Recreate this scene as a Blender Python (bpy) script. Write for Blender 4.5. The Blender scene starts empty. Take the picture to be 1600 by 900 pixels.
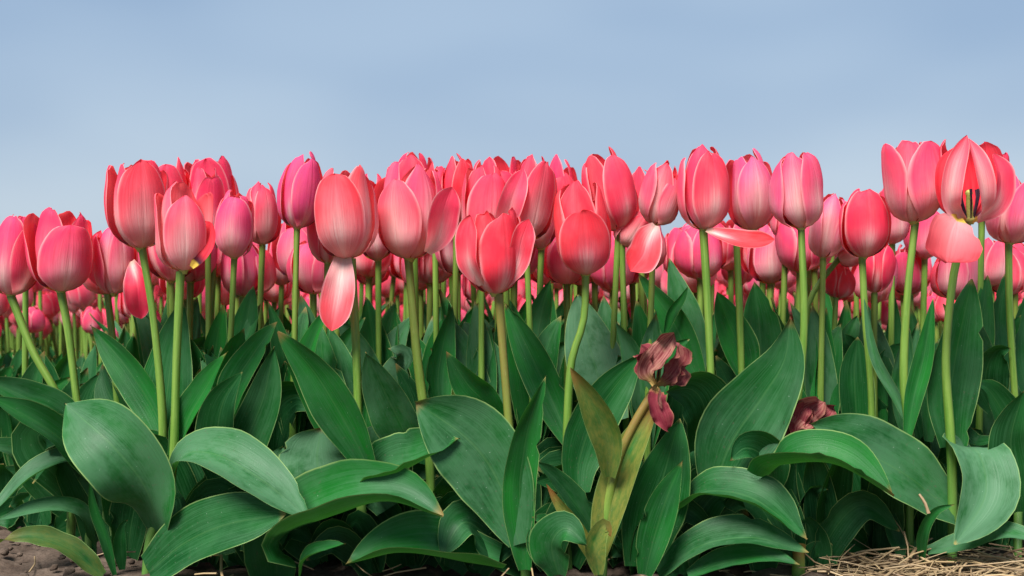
import bpy, math, random
import numpy as np
from mathutils import Vector, Matrix, noise

# ------------------------------------------------------------------ camera, sky, sun, exposure
F, CZ = 1600.0, 0.275            # focal length in photo pixels, camera height in metres
scene = bpy.context.scene
COL = scene.collection
cam_data = bpy.data.cameras.new('camera')
cam_data.sensor_width = 36.0
cam_data.lens = 36.0
cam_data.clip_start = 0.02
cam_data.clip_end = 2000.0
cam_data.dof.use_dof = True
cam_data.dof.focus_distance = 1.03
cam_data.dof.aperture_fstop = 10.0
cam = bpy.data.objects.new('camera', cam_data)
cam.location = (0, 0, CZ)
cam.rotation_euler = (math.radians(90), 0, 0)
COL.objects.link(cam)
scene.camera = cam

SUN_EL, SUN_AZ = math.radians(54), math.radians(208)      # azimuth clockwise from +Y: behind the camera, a little to its left
sun_data = bpy.data.lights.new('sun', 'SUN')
sun_data.energy = 5.0
sun_data.angle = math.radians(24)
sun_data.color = (1.0, 0.975, 0.94)
sun = bpy.data.objects.new('sun', sun_data)
sdir = Vector((math.sin(SUN_AZ) * math.cos(SUN_EL), math.cos(SUN_AZ) * math.cos(SUN_EL), math.sin(SUN_EL)))
sun.rotation_euler = sdir.to_track_quat('Z', 'Y').to_euler()
sun.location = sdir * 20
COL.objects.link(sun)

scene.view_settings.view_transform = 'Standard'
scene.view_settings.look = 'None'
scene.view_settings.exposure = 0.72
scene.view_settings.gamma = 1.0


class NT:
    """small helper to wire shader nodes"""
    def __init__(self, tree):
        self.t = tree
        self.n = tree.nodes
        self.l = tree.links

    def node(self, kind, **kw):
        nd = self.n.new(kind)
        for k, v in kw.items():
            setattr(nd, k, v)
        return nd

    def put(self, sock, val):
        if hasattr(val, 'is_output'):
            self.l.new(val, sock)
        elif isinstance(val, (tuple, list)) and len(val) == 3 and sock.type == 'RGBA':
            sock.default_value = (*val, 1)
        else:
            sock.default_value = val

    def math(self, op, a, b=0.0, c=None, clamp=False):
        nd = self.node('ShaderNodeMath', operation=op, use_clamp=clamp)
        self.put(nd.inputs[0], a)
        self.put(nd.inputs[1], b)
        if c is not None:
            self.put(nd.inputs[2], c)
        return nd.outputs[0]

    def ramp(self, x, a, b, lo=0.0, hi=1.0, smooth=True):
        nd = self.node('ShaderNodeMapRange', interpolation_type='SMOOTHSTEP' if smooth else 'LINEAR')
        nd.clamp = True
        self.put(nd.inputs[0], x)
        for i, v in enumerate((a, b, lo, hi)):
            self.put(nd.inputs[i + 1], v)
        return nd.outputs[0]

    def mix(self, f, a, b, mode='MIX'):
        nd = self.node('ShaderNodeMix', data_type='RGBA', blend_type=mode)
        self.put(nd.inputs[0], f)
        self.put(nd.inputs[6], a)
        self.put(nd.inputs[7], b)
        return nd.outputs[2]

    def noise(self, vec, scale, detail=3.0, rough=0.55):
        nd = self.node('ShaderNodeTexNoise')
        if vec is not None:
            self.l.new(vec, nd.inputs['Vector'])
        nd.inputs['Scale'].default_value = scale
        nd.inputs['Detail'].default_value = detail
        nd.inputs['Roughness'].default_value = rough
        return nd.outputs[0]

    def scale(self, vec, s, off=None):
        nd = self.node('ShaderNodeMapping')
        self.l.new(vec, nd.inputs[0])
        nd.inputs['Scale'].default_value = s
        if off is not None:
            self.l.new(off, nd.inputs['Location'])
        return nd.outputs[0]


world = bpy.data.worlds.new('World')
scene.world = world
world.use_nodes = True
w = NT(world.node_tree)
for nd in list(w.n):
    w.n.remove(nd)
sky = w.node('ShaderNodeTexSky', sky_type='NISHITA')
sky.sun_disc = False
sky.sun_elevation = SUN_EL
sky.sun_rotation = SUN_AZ
sky.altitude = 0
sky.air_density = 1.0
sky.dust_density = 1.0
sky.ozone_density = 2.0
tc = w.node('ShaderNodeTexCoord')
sep = w.node('ShaderNodeSeparateXYZ')
w.l.new(tc.outputs['Generated'], sep.inputs[0])
# an even high overcast veil over the clear sky, its thickness drifting slowly; paler towards the horizon all round
vec = w.scale(tc.outputs['Generated'], (1.0, 1.0, 2.6))
vec.node.inputs['Location'].default_value = (0.0, 0.0, 0.0)
veil = w.noise(vec, 2.2, 2.0, 0.45)
elev = w.ramp(sep.outputs[2], 0.0, 0.26)
cloud = w.mix(elev, (5.4, 6.7, 8.2), (3.85, 5.45, 7.7))
cloud = w.mix(w.ramp(veil, 0.36, 0.68), cloud, w.mix(1.0, cloud, (1.28, 1.20, 1.11), 'MULTIPLY'))
skycol = w.mix(0.85, sky.outputs[0], cloud)
bg = w.node('ShaderNodeBackground')
w.l.new(skycol, bg.inputs[0])
bg.inputs[1].default_value = 0.0545
wo = w.node('ShaderNodeOutputWorld')
w.l.new(bg.outputs[0], wo.inputs[0])


# ------------------------------------------------------------------ materials
def material(name):
    m = bpy.data.materials.new(name)
    m.use_nodes = True
    t = NT(m.node_tree)
    for nd in list(t.n):
        t.n.remove(nd)
    out = t.node('ShaderNodeOutputMaterial')
    return m, t, out


def uv_obj(t):
    uv = t.node('ShaderNodeUVMap')
    sp = t.node('ShaderNodeSeparateXYZ')
    t.l.new(uv.outputs[0], sp.inputs[0])
    oi = t.node('ShaderNodeObjectInfo')
    rnd = t.math('MULTIPLY', oi.outputs['Random'], 37.0)
    oc = t.node('ShaderNodeSeparateColor')
    t.l.new(oi.outputs['Color'], oc.inputs[0])
    cmb = t.node('ShaderNodeCombineXYZ')
    t.l.new(rnd, cmb.inputs[0])
    t.l.new(rnd, cmb.inputs[1])
    uc = t.math('MULTIPLY', t.math('ABSOLUTE', t.math('SUBTRACT', sp.outputs[0], 0.5)), 2.0)
    return uv.outputs[0], sp.outputs[0], sp.outputs[1], uc, oi.outputs['Random'], oc.outputs, cmb.outputs[0]


def leaf_shader(t, out, col, transl, rough, bump, weight):
    p = t.node('ShaderNodeBsdfPrincipled')
    t.put(p.inputs['Base Color'], col)
    t.put(p.inputs['Roughness'], rough)
    p.inputs['Specular IOR Level'].default_value = 0.13
    if bump is not None:
        t.l.new(bump, p.inputs['Normal'])
    tr = t.node('ShaderNodeBsdfTranslucent')
    t.put(tr.inputs[0], transl)
    mx = t.node('ShaderNodeMixShader')
    mx.inputs[0].default_value = weight
    t.l.new(p.outputs[0], mx.inputs[1])
    t.l.new(tr.outputs[0], mx.inputs[2])
    t.l.new(mx.outputs[0], out.inputs[0])
    return p


def bump(t, h, strength, dist):
    b = t.node('ShaderNodeBump')
    b.inputs['Strength'].default_value = strength
    b.inputs['Distance'].default_value = dist
    t.l.new(h, b.inputs['Height'])
    return b.outputs[0]


def petal_material():
    # object colour: R = how pale, G = how violet, B = how orange-red
    m, t, out = material('tulip_petal')
    uv, u, v, uc, rnd, oc, off = uv_obj(t)
    streak = t.noise(t.scale(uv, (26, 1.5, 1), off), 1.0, 4, 0.6)
    veins = t.noise(t.scale(uv, (75, 2.2, 1), off), 1.0, 3, 0.6)
    blot = t.noise(t.scale(uv, (3, 3, 1), off), 1.0, 3, 0.5)
    red = t.mix(oc[2], (0.90, 0.030, 0.100), (0.94, 0.045, 0.055))
    red = t.mix(t.math('MULTIPLY', oc[1], 0.75), red, (0.72, 0.09, 0.30))
    red = t.mix(t.ramp(blot, 0.35, 0.75, 0, 0.32), red, (0.82, 0.20, 0.22))
    q = t.math('ADD', v, t.math('MULTIPLY', uc, 0.42))
    q = t.math('ADD', q, t.math('MULTIPLY', t.math('SUBTRACT', streak, 0.5), 0.30))
    reach = t.math('MULTIPLY_ADD', oc[0], 0.95, 0.66)
    f1 = t.ramp(q, 0.08, reach, 1, 0)
    pinkish = t.mix(f1, red, t.mix(oc[1], (0.90, 0.27, 0.32), (0.85, 0.27, 0.47)))
    f2 = t.ramp(q, 0.05, t.math('MULTIPLY', reach, 0.72), 1, 0)
    col = t.mix(t.math('MULTIPLY', f2, 0.85), pinkish, (0.94, 0.66, 0.58))
    rib = t.math('MULTIPLY', t.ramp(t.math('ADD', uc, t.math('MULTIPLY', t.math('SUBTRACT', streak, 0.5), 0.5)), 0.0, 0.34, 1, 0), t.ramp(v, 0.12, t.math('MULTIPLY_ADD', oc[0], 0.45, 0.45), 1, 0))
    col = t.mix(t.math('MULTIPLY', rib, 0.6), col, (0.94, 0.71, 0.64))
    # greenish grey tinge right at the base, thin pale rim along the margin
    base = t.ramp(t.math('ADD', v, t.math('MULTIPLY', t.math('SUBTRACT', streak, 0.5), 0.16)), 0.01, 0.13, 0.7, 0)
    col = t.mix(base, col, t.mix(rnd, (0.70, 0.63, 0.36), (0.62, 0.42, 0.36)))
    col = t.mix(t.ramp(uc, 0.84, 1.0, 0, t.math('MULTIPLY_ADD', blot, 0.9, 0.25)), col, (0.92, 0.48, 0.48))
    spot = t.noise(t.scale(uv, (7, 4, 1), off), 1.0, 5, 0.7)
    col = t.mix(t.ramp(spot, 0.62, 0.76, 0, 0.35), col, (0.50, 0.10, 0.15))
    col = t.mix(t.ramp(veins, 0.45, 0.70, 0.0, 0.42), col, (0.62, 0.05, 0.08))
    # inner face: deeper red, yellow at the foot with a dark blotch above it
    inn = t.mix(t.ramp(streak, 0.3, 0.7), (0.74, 0.022, 0.045), (0.82, 0.060, 0.085))
    inn = t.mix(t.ramp(v, 0.16, 0.34, 1, 0), inn, (0.045, 0.012, 0.03))
    inn = t.mix(t.math('MULTIPLY', t.ramp(oc[0], 0.80, 0.95), t.ramp(t.math('ADD', q, 0.0), 0.15, 1.25, 0.9, 0.1)), inn, (0.90, 0.42, 0.42))
    inn = t.mix(t.ramp(v, 0.10, 0.15, 1, 0), inn, (0.70, 0.48, 0.07))
    geo = t.node('ShaderNodeNewGeometry')
    col = t.mix(geo.outputs['Backfacing'], col, inn)
    h = t.math('ADD', t.math('MULTIPLY_ADD', veins, 0.5, t.math('MULTIPLY', streak, 0.6)), t.math('MULTIPLY', t.ramp(t.math('ABSOLUTE', t.math('SUBTRACT', u, 0.5)), 0.0, 0.05), 0.35))
    p = leaf_shader(t, out, col, t.mix(0.45, col, (1.0, 0.16, 0.15)), t.ramp(streak, 0.2, 0.8, 0.48, 0.65), bump(t, h, 0.55, 0.0014), 0.36)
    p.inputs['Specular IOR Level'].default_value = 0.16
    return m


def leaf_material(own=True):
    # object colour: R = waxy grey bloom, G = yellowing, B = light or dark green, its dark end also deepening shade between plants
    m, t, out = material('tulip_leaf')
    uv, u, v, uc, rnd, oc, off = uv_obj(t)
    if not own:
        oc = (0.15, 0.0, 0.45)
    vein = t.noise(t.scale(uv, (48, 1.6, 1), off), 1.0, 3, 0.6)
    blot = t.noise(t.scale(uv, (2.2, 3.0, 1), off), 1.0, 4, 0.55)
    fine = t.noise(t.scale(uv, (9, 14, 1), off), 1.0, 5, 0.65)
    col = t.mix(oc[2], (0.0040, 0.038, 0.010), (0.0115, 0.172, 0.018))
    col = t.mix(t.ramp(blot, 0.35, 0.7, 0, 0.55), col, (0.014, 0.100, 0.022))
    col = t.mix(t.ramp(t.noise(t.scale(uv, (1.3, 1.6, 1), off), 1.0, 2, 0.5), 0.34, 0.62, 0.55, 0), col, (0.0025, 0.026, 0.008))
    bloom = t.math('MULTIPLY', t.ramp(t.math('ADD', t.math('MULTIPLY_ADD', oc[0], 0.22, blot), t.math('MULTIPLY', t.math('SUBTRACT', fine, 0.5), 0.5)), 0.36, 0.74), t.math('POWER', oc[0], 1.3))
    col = t.mix(bloom, col, (0.090, 0.205, 0.105))
    col = t.mix(t.ramp(vein, 0.42, 0.66, 0, 0.62), col, t.mix(0.55, col, (0.050, 0.17, 0.065)))
    col = t.mix(t.ramp(t.math('ABSOLUTE', t.math('SUBTRACT', u, 0.5)), 0.004, 0.022, 0.22, 0), col, (0.09, 0.22, 0.07))
    yel = t.math('MULTIPLY', oc[1], t.ramp(t.math('ADD', blot, t.math('MULTIPLY', uc, 0.25)), 0.30, 0.62))
    col = t.mix(yel, col, t.mix(t.ramp(fine, 0.35, 0.65), (0.25, 0.22, 0.045), (0.13, 0.16, 0.03)))
    brown = t.math('MULTIPLY', t.math('MULTIPLY', oc[1], 1.0), t.ramp(t.math('ADD', v, t.math('MULTIPLY', fine, 0.25)), 0.86, 1.08))
    col = t.mix(brown, col, (0.26, 0.10, 0.03))
    tip = t.ramp(t.math('ADD', v, t.math('MULTIPLY', t.math('SUBTRACT', fine, 0.5), 0.05)), t.math('MULTIPLY_ADD', rnd, 0.07, 0.915), 1.0, 0, 0.9)
    col = t.mix(tip, col, t.mix(rnd, (0.22, 0.12, 0.04), (0.36, 0.31, 0.10)))
    vor = t.node('ShaderNodeTexVoronoi', feature='F1')
    t.l.new(t.scale(uv, (14, 46, 1), off), vor.inputs['Vector'])
    vor.inputs['Scale'].default_value = 1.0
    speck = t.math('MULTIPLY', t.ramp(vor.outputs['Distance'], 0.05, 0.11, 1, 0), t.ramp(fine, 0.52, 0.60))
    col = t.mix(t.math('MULTIPLY', speck, 0.5), col, (0.42, 0.50, 0.40))
    splash = t.noise(t.scale(uv, (20, 34, 1), off), 1.0, 3, 0.6)
    col = t.mix(t.math('MULTIPLY', t.ramp(splash, 0.62, 0.70, 0, 0.55), t.ramp(v, 0.1, 0.75, 1, 0)), col, (0.105, 0.085, 0.062))
    edge = t.ramp(t.math('ADD', uc, t.math('MULTIPLY', t.math('SUBTRACT', fine, 0.5), 0.03)), 0.955, 0.99, 0, t.ramp(blot, 0.3, 0.6, 0.3, 0.85))
    col = t.mix(edge, col, (0.27, 0.40, 0.13))
    h = t.math('ADD', t.math('MULTIPLY', vein, 1.0), t.math('MULTIPLY', fine, 0.3))
    leaf_shader(t, out, col, t.mix(0.6, col, (0.06, 0.26, 0.012)), t.math('MULTIPLY_ADD', fine, 0.35, 0.26), bump(t, h, 0.30, 0.0012), 0.20)
    return m


def stem_material(own=True):
    # object colour: R = reddish brown
    m, t, out = material('tulip_stem')
    uv, u, v, uc, rnd, oc, off = uv_obj(t)
    if not own:
        oc = (0.0, 0.0, 0.0)
    n = t.ramp(t.noise(t.scale(uv, (5, 3.5, 1), off), 1.0, 4, 0.65), 0.3, 0.7)
    fine = t.noise(t.scale(uv, (14, 30, 1), off), 1.0, 3, 0.6)
    col = t.mix(n, (0.080, 0.185, 0.020), (0.180, 0.290, 0.048))
    col = t.mix(t.ramp(v, 0.0, 0.5, 0.55, 0), col, (0.07, 0.22, 0.05))
    col = t.mix(t.math('MULTIPLY', t.math('MULTIPLY', oc[0], t.ramp(fine, 0.3, 0.65, 0.7, 1.0)), t.ramp(v, 0.25, 0.85)), col, (0.20, 0.115, 0.03))
    col = t.mix(t.ramp(fine, 0.55, 0.75, 0, 0.3), col, (0.26, 0.34, 0.11))
    p = t.node('ShaderNodeBsdfPrincipled')
    t.l.new(col, p.inputs['Base Color'])
    p.inputs['Roughness'].default_value = 0.42
    p.inputs['Specular IOR Level'].default_value = 0.4
    p.inputs['Subsurface Weight'].default_value = 0.0
    t.l.new(bump(t, fine, 0.2, 0.0008), p.inputs['Normal'])
    t.l.new(p.outputs[0], out.inputs[0])
    return m


def withered_material():
    m, t, out = material('withered_petal')
    uv, u, v, uc, rnd, oc, off = uv_obj(t)
    s = t.noise(t.scale(uv, (16, 1.6, 1), off), 1.0, 4, 0.65)
    b = t.noise(t.scale(uv, (3, 4, 1), off), 1.0, 4, 0.6)
    col = t.mix(t.ramp(s, 0.32, 0.68), (0.13, 0.014, 0.020), (0.36, 0.15, 0.125))
    col = t.mix(t.ramp(b, 0.45, 0.75, 0, 0.6), col, (0.42, 0.25, 0.15))
    col = t.mix(t.math('MULTIPLY', oc[0], 0.85), col, (0.17, 0.012, 0.028))
    col = t.mix(t.ramp(v, 0.05, 0.26, 0.9, 0), col, (0.36, 0.25, 0.07))
    col = t.mix(t.ramp(uc, 0.86, 0.99, 0, 0.7), col, (0.34, 0.15, 0.09))
    leaf_shader(t, out, col, col, 0.7, bump(t, s, 0.8, 0.002), 0.12)
    return m


def simple_material(name, c1, c2, scale, rough=0.8, bumpd=0.002):
    m, t, out = material(name)
    tcn = t.node('ShaderNodeTexCoord')
    n = t.noise(tcn.outputs['Object'], scale, 6, 0.65)
    n2 = t.noise(tcn.outputs['Object'], scale * 7, 4, 0.6)
    col = t.mix(t.ramp(n, 0.3, 0.7), c1, c2)
    col = t.mix(t.ramp(n2, 0.4, 0.7, 0, 0.5), col, tuple(x * 0.5 for x in c1))
    p = t.node('ShaderNodeBsdfPrincipled')
    t.l.new(col, p.inputs['Base Color'])
    p.inputs['Roughness'].default_value = rough
    p.inputs['Specular IOR Level'].default_value = 0.2
    t.l.new(bump(t, t.math('ADD', n, t.math('MULTIPLY', n2, 0.5)), 0.7, bumpd), p.inputs['Normal'])
    t.l.new(p.outputs[0], out.inputs[0])
    return m


def straw_material():
    m, t, out = material('dry_straw')
    uv, u, v, uc, rnd, oc, off = uv_obj(t)
    wn = t.node('ShaderNodeTexWhiteNoise', noise_dimensions='1D')
    t.l.new(t.math('FLOOR', v), wn.inputs['W'])
    s = t.noise(t.scale(uv, (5, 1.5, 1)), 1.0, 4, 0.6)
    col = t.mix(wn.outputs['Value'], (0.36, 0.25, 0.125), (0.19, 0.115, 0.06))
    col = t.mix(t.ramp(s, 0.4, 0.75, 0, 0.6), col, (0.46, 0.36, 0.21))
    p = t.node('ShaderNodeBsdfPrincipled')
    t.l.new(col, p.inputs['Base Color'])
    p.inputs['Roughness'].default_value = 0.55
    t.l.new(p.outputs[0], out.inputs[0])
    return m


M_PETAL, M_LEAF, M_STEM = petal_material(), leaf_material(), stem_material()
M_LEAF_FAR, M_STEM_FAR = leaf_material(False), stem_material(False)      # for far tulips, whose object colour belongs to the petals
M_WITHER = withered_material()
M_SOIL = simple_material('soil', (0.066, 0.044, 0.031), (0.135, 0.098, 0.073), 26.0, 0.95, 0.006)
M_STRAW = straw_material()
M_PISTIL = simple_material('pistil', (0.30, 0.36, 0.08), (0.50, 0.45, 0.12), 60.0, 0.6, 0.0005)


# ------------------------------------------------------------------ geometry helpers
def P(px, py, d):
    """the point at depth d that the photo shows at pixel (px, py)"""
    return Vector(((px - 800.0) / F * d, d, CZ - (py - 450.0) / F * d))


def gz(y):
    """height of the field: level at the front bed, dropping behind it"""
    t = min(max((y - 1.5) / 1.2, 0.0), 1.0)
    return -0.09 * t * t * (3 - 2 * t)


def catmull(pts, n):
    """n points evenly spaced along a smooth curve through pts"""
    P_ = [2 * pts[0] - pts[1]] + list(pts) + [2 * pts[-1] - pts[-2]]
    dense = []
    for i in range(1, len(P_) - 2):
        a, b, c, d = P_[i - 1], P_[i], P_[i + 1], P_[i + 2]
        for k in range(12):
            t = k / 12.0
            dense.append(0.5 * ((2 * b) + (c - a) * t + (2 * a - 5 * b + 4 * c - d) * t * t + (3 * b - a - 3 * c + d) * t ** 3))
    dense.append(P_[-2])
    acc = [0.0]
    for i in range(1, len(dense)):
        acc.append(acc[-1] + (dense[i] - dense[i - 1]).length)
    res, j = [], 0
    for k in range(n):
        s = acc[-1] * k / (n - 1)
        while j < len(acc) - 2 and acc[j + 1] < s:
            j += 1
        f = (s - acc[j]) / max(acc[j + 1] - acc[j], 1e-9)
        res.append(dense[j].lerp(dense[j + 1], min(max(f, 0), 1)))
    return res


class Geo:
    """vertices, faces, uvs and material slots gathered into one mesh"""
    def __init__(self):
        self.v, self.f, self.uv, self.mi = [], [], [], []

    def grid(self, rows, uvs, slot=0, flip=False, closed=False):
        o, nv, nu = len(self.v), len(rows), len(rows[0])
        for r in rows:
            self.v.extend(r)
        for j in range(nv - 1):
            for i in range(nu if closed else nu - 1):
                i2 = (i + 1) % nu
                q = [(j, i), (j, i2), (j + 1, i2), (j + 1, i)]
                if flip:
                    q.reverse()
                self.f.append([o + a * nu + b for a, b in q])
                for a, b in q:
                    uu = uvs[a][b]
                    if closed and i2 == 0 and b == 0:
                        uu = (1.0, uu[1])
                    self.uv.append(uu)
                self.mi.append(slot)
        return self

    def mesh(self, name, mats, shift=None):
        me = bpy.data.meshes.new(name)
        vv = self.v if shift is None else [p - shift for p in self.v]
        me.from_pydata([tuple(p) for p in vv], [], self.f)
        for m in mats:
            me.materials.append(m)
        lay = me.uv_layers.new(name='UVMap')
        lay.data.foreach_set('uv', np.array(self.uv, dtype=np.float32).ravel())
        me.polygons.foreach_set('use_smooth', np.ones(len(self.f), dtype=bool))
        if len(mats) > 1:
            me.polygons.foreach_set('material_index', np.array(self.mi, dtype=np.int32))
        me.update()
        return me


def link(name, data, parent=None, color=None, label=None):
    o = bpy.data.objects.new(name, data)
    COL.objects.link(o)
    if parent is not None:
        o.parent = parent
    if color is not None:
        o.color = (*color, 1.0)
    if label:
        o['label'] = label
    return o


def tag(o, label, cat=None, group=None, kind=None):
    o['label'] = label
    if cat:
        o['category'] = cat
    if group:
        o['group'] = group
    if kind:
        o['kind'] = kind
    return o


def lance(v, vm, b0, sharp):
    if v < vm:
        return b0 + (1 - b0) * math.sin(math.pi / 2 * v / vm)
    t = (v - vm) / (1 - vm)
    return max(1 - t ** sharp, 0.0) ** 0.92


def blade(geo, pts, hw, n0, n1=None, cup=25.0, wave=0.05, vm=0.42, b0=0.4, sharp=1.9, nu=9, nv=24, seed=0, slot=0, flip=False, twist=0.0, fold=0.16, cup1=None):
    """a leaf or loose petal: a strip along pts (base to tip), half width hw, its face turned to n0 (base) .. n1 (tip).
    cup = half angle its cross-section curls towards the face (cup1 at the tip), fold = crease along the midrib."""
    n1 = n0 if n1 is None else n1
    cup1 = cup if cup1 is None else cup1
    rng = random.Random(seed)
    c = catmull(pts, nv)
    n0, n1 = Vector(n0).normalized(), Vector(n1).normalized()
    ph, ph2, fr = rng.uniform(0, 6.28), rng.uniform(0, 6.28), rng.uniform(1.2, 2.2)
    rows, uvs = [], []
    nick, nside = [(rng.randrange(2, nv - 1), rng.uniform(.10, .28)) for _ in range(2)], rng.choice((-1, 1))
    nicked = seed % 3 == 0 and hw > .012 and nv > 12
    last = None
    for j in range(nv):
        v = j / (nv - 1)
        tg = (c[min(j + 1, nv - 1)] - c[max(j - 1, 0)]).normalized()
        nn = n0.lerp(n1, v).normalized()
        ac = tg.cross(nn)
        if ac.length < 0.15 and last is not None:
            ac = last
        ac.normalize()
        if last is not None:
            ac = (ac + last * 0.6).normalized()
        last = ac.copy()
        nm = ac.cross(tg).normalized()
        if twist:
            r = Matrix.Rotation(twist * (v - 0.3), 3, tg)
            ac, nm = r @ ac, r @ nm
        wd = hw * lance(v, vm, b0, sharp)
        ca = math.radians(max(cup + (cup1 - cup) * v, 3.0))
        row, ur = [], []
        for i in range(nu):
            u = -1 + 2 * i / (nu - 1)
            a = u * ca
            x = wd * math.sin(a) / ca
            z = wd * (1 - math.cos(a)) / ca
            z += wd * fold * (abs(u) - 0.15 * (u * u))
            ww = wave * hw * u * u * (0.35 + v) * math.sin(6.28 * fr * v + (ph if u > 0 else ph2))
            ww += 0.35 * wave * hw * abs(u) ** 3 * math.sin(6.28 * fr * 2.7 * v + (ph2 if u > 0 else ph))
            x += 0.02 * hw * u * math.sin(11 * v + ph) * (0.4 + v)
            if nicked and i in (0, nu - 1) and u * nside > 0:
                for jn, dn in nick:
                    if j == jn:
                        x *= 1 - dn
            ww += .10 * wd * noise.noise(Vector((u * 1.6, v * 3.2, seed * 3.7))) + .018 * wd * math.sin(u * 21 + 3 * noise.noise(Vector((v * 2, seed, 0)))) * (v < .97)
            row.append(c[j] + ac * x + nm * (z + ww))
            ur.append(((u + 1) / 2, v))
        rows.append(row)
        uvs.append(ur)
    geo.grid(rows, uvs, slot, flip)
    return geo


def tube(geo, pts, r0, r1, sides=9, n=14, slot=0):
    c = catmull(pts, n)
    rows, uvs = [], []
    for j in range(n):
        v = j / (n - 1)
        tg = (c[min(j + 1, n - 1)] - c[max(j - 1, 0)]).normalized()
        ax = tg.cross(Vector((0, 1, 0.013))).normalized()
        ay = tg.cross(ax)
        r = r0 + (r1 - r0) * v
        r *= 1 + 0.06 * math.sin(9 * v + r0 * 9000) + .10 * max(0, v - .94) / .06
        rows.append([c[j] + ax * (r * math.cos(6.2832 * i / sides)) + ay * (r * math.sin(6.2832 * i / sides)) for i in range(sides)])
        uvs.append([(i / sides, v) for i in range(sides)])
    geo.grid(rows, uvs, slot, closed=True)
    return geo


def petal(geo, R, H, phi, amax, top, layer, rng, nu=13, nv=17, slot=0, lean=0.0, belly=0.42, ragged=0.0, body=0.0):
    """one petal of a cup: radius R, height H, centred on angle phi; outer petals have layer 0, inner ones 1"""
    off = (0.05 if layer == 0 else -0.06) * R
    belly += rng.uniform(-.04, .10)
    sd = rng.uniform(0, 500)
    cp = [(0, .10), (.035, .40), (.13, .74), (.27, .94), (belly, 1.0), (.66, .985 + .05 * (top - .6)), (.84, top + (.97 - top) * .74), (.94, top + (.97 - top) * .46), (1.0, top)]
    prof = catmull([Vector((r * R, z * H, 0)) for z, r in cp], 61)
    skew = rng.uniform(0.05, 0.10) * rng.choice((1, 1, -1))
    lift = rng.uniform(-0.08, 0.05)
    tipc = rng.uniform(-0.22, 0.14)
    ph, p2 = rng.uniform(0, 6.28), rng.uniform(0, 6.28)
    notch = rng.uniform(-0.015, 0.05)
    side = rng.uniform(-0.10, 0.10)
    crease = rng.uniform(0.02, 0.06)
    k = 0.48 + rng.uniform(-.05, .05)
    rows, uvs = [], []
    for j in range(nv):
        v = 1 - (1 - j / (nv - 1)) ** 1.55
        i0 = min(int(v * 60), 59)
        pt = prof[i0].lerp(prof[i0 + 1], v * 60 - i0)
        r, z = pt.x, pt.y
        if v < k:
            s = 0.45 + 0.55 * math.sin(math.pi / 2 * v / k)
        else:
            t = (v - k) / (1 - k)
            s = max(1 - t ** 2.9, 0.0) ** 0.52
        row, ur = [], []
        for i in range(nu):
            u = -1 + 2 * i / (nu - 1)
            a = u * amax * s
            n = r * (1 - (1 - math.cos(a)) * 0.86)
            x = r * math.sin(a)
            n += off * min(v * 6, 1) + skew * R * u * min(v * 3, 1) * s + lift * R * u ** 4 * v
            n += lean * H * v * v + tipc * R * max(v - 0.6, 0) ** 2 * 6
            n -= crease * R * math.exp(-(u / 0.16) ** 2) * v * (1 if layer == 0 else -0.4)
            n += 0.028 * R * math.sin(6 * v + 2.5 * u + ph) * (0.3 + u * u) + ragged * R * u * u * v * math.sin(17 * v + p2 + 3 * u)
            zz = z + notch * H * u * u * v ** 3 * s - 0.03 * H * u ** 4 * v * s
            zz += (0.012 + ragged * 0.25) * H * math.sin(5.3 * u * s + p2 + 4 * v) * v ** 3
            x += side * R * v * v
            ang = phi + math.atan2(x, max(n, 1e-4))
            n += (.26 * noise.noise(Vector((math.cos(ang) * .8, math.sin(ang) * .8, v * 1.5 + body))) + .035 * noise.noise(Vector((u * 1.1, v * 1.9, sd))) + .030 * s * noise.noise(Vector((u * 4.5, v * 1.1, sd + 9)))) * R * min(v * 2.5, 1)
            zz += (.035 * v ** 6) * H * noise.noise(Vector((u * s * 3.5, sd, v * 2)))
            row.append(Vector((n * math.cos(phi) - x * math.sin(phi), n * math.sin(phi) + x * math.cos(phi), zz)))
            ur.append(((u + 1) / 2, v))
        rows.append(row)
        uvs.append(ur)
    geo.grid(rows, uvs, slot)
    return geo


def pistil_mesh(R, H):
    g = Geo()
    rows, uvs = [], []
    for z, r in ((-0.035, .12), (-0.01, .16), (.012, .22), (.03, .18), (.06, .12), (.22, .13), (.30, .11), (.33, .15), (.36, .10), (.37, .01)):
        rows.append([Vector((r * R * math.cos(i * .7854), r * R * math.sin(i * .7854), z * H)) for i in range(8)])
        uvs.append([(i / 8, z) for i in range(8)])
    g.grid(rows, uvs, 0, closed=True)
    for q in range(6):
        a = q * 1.0472 + .3
        b = Vector((math.cos(a) * .14 * R, math.sin(a) * .14 * R, .03 * H))
        e = Vector((math.cos(a) * .34 * R, math.sin(a) * .34 * R, .27 * H))
        tube(g, [b, b.lerp(e, .5), e, e + Vector((0, 0, .10 * H))], .02 * R, .05 * R, 5, 5, 1)
    return g.mesh('pistil', [M_PISTIL, M_DARK])


M_DARK = simple_material('anther', (0.03, 0.012, 0.03), (0.06, 0.03, 0.05), 90.0, 0.8, 0.0005)


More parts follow.
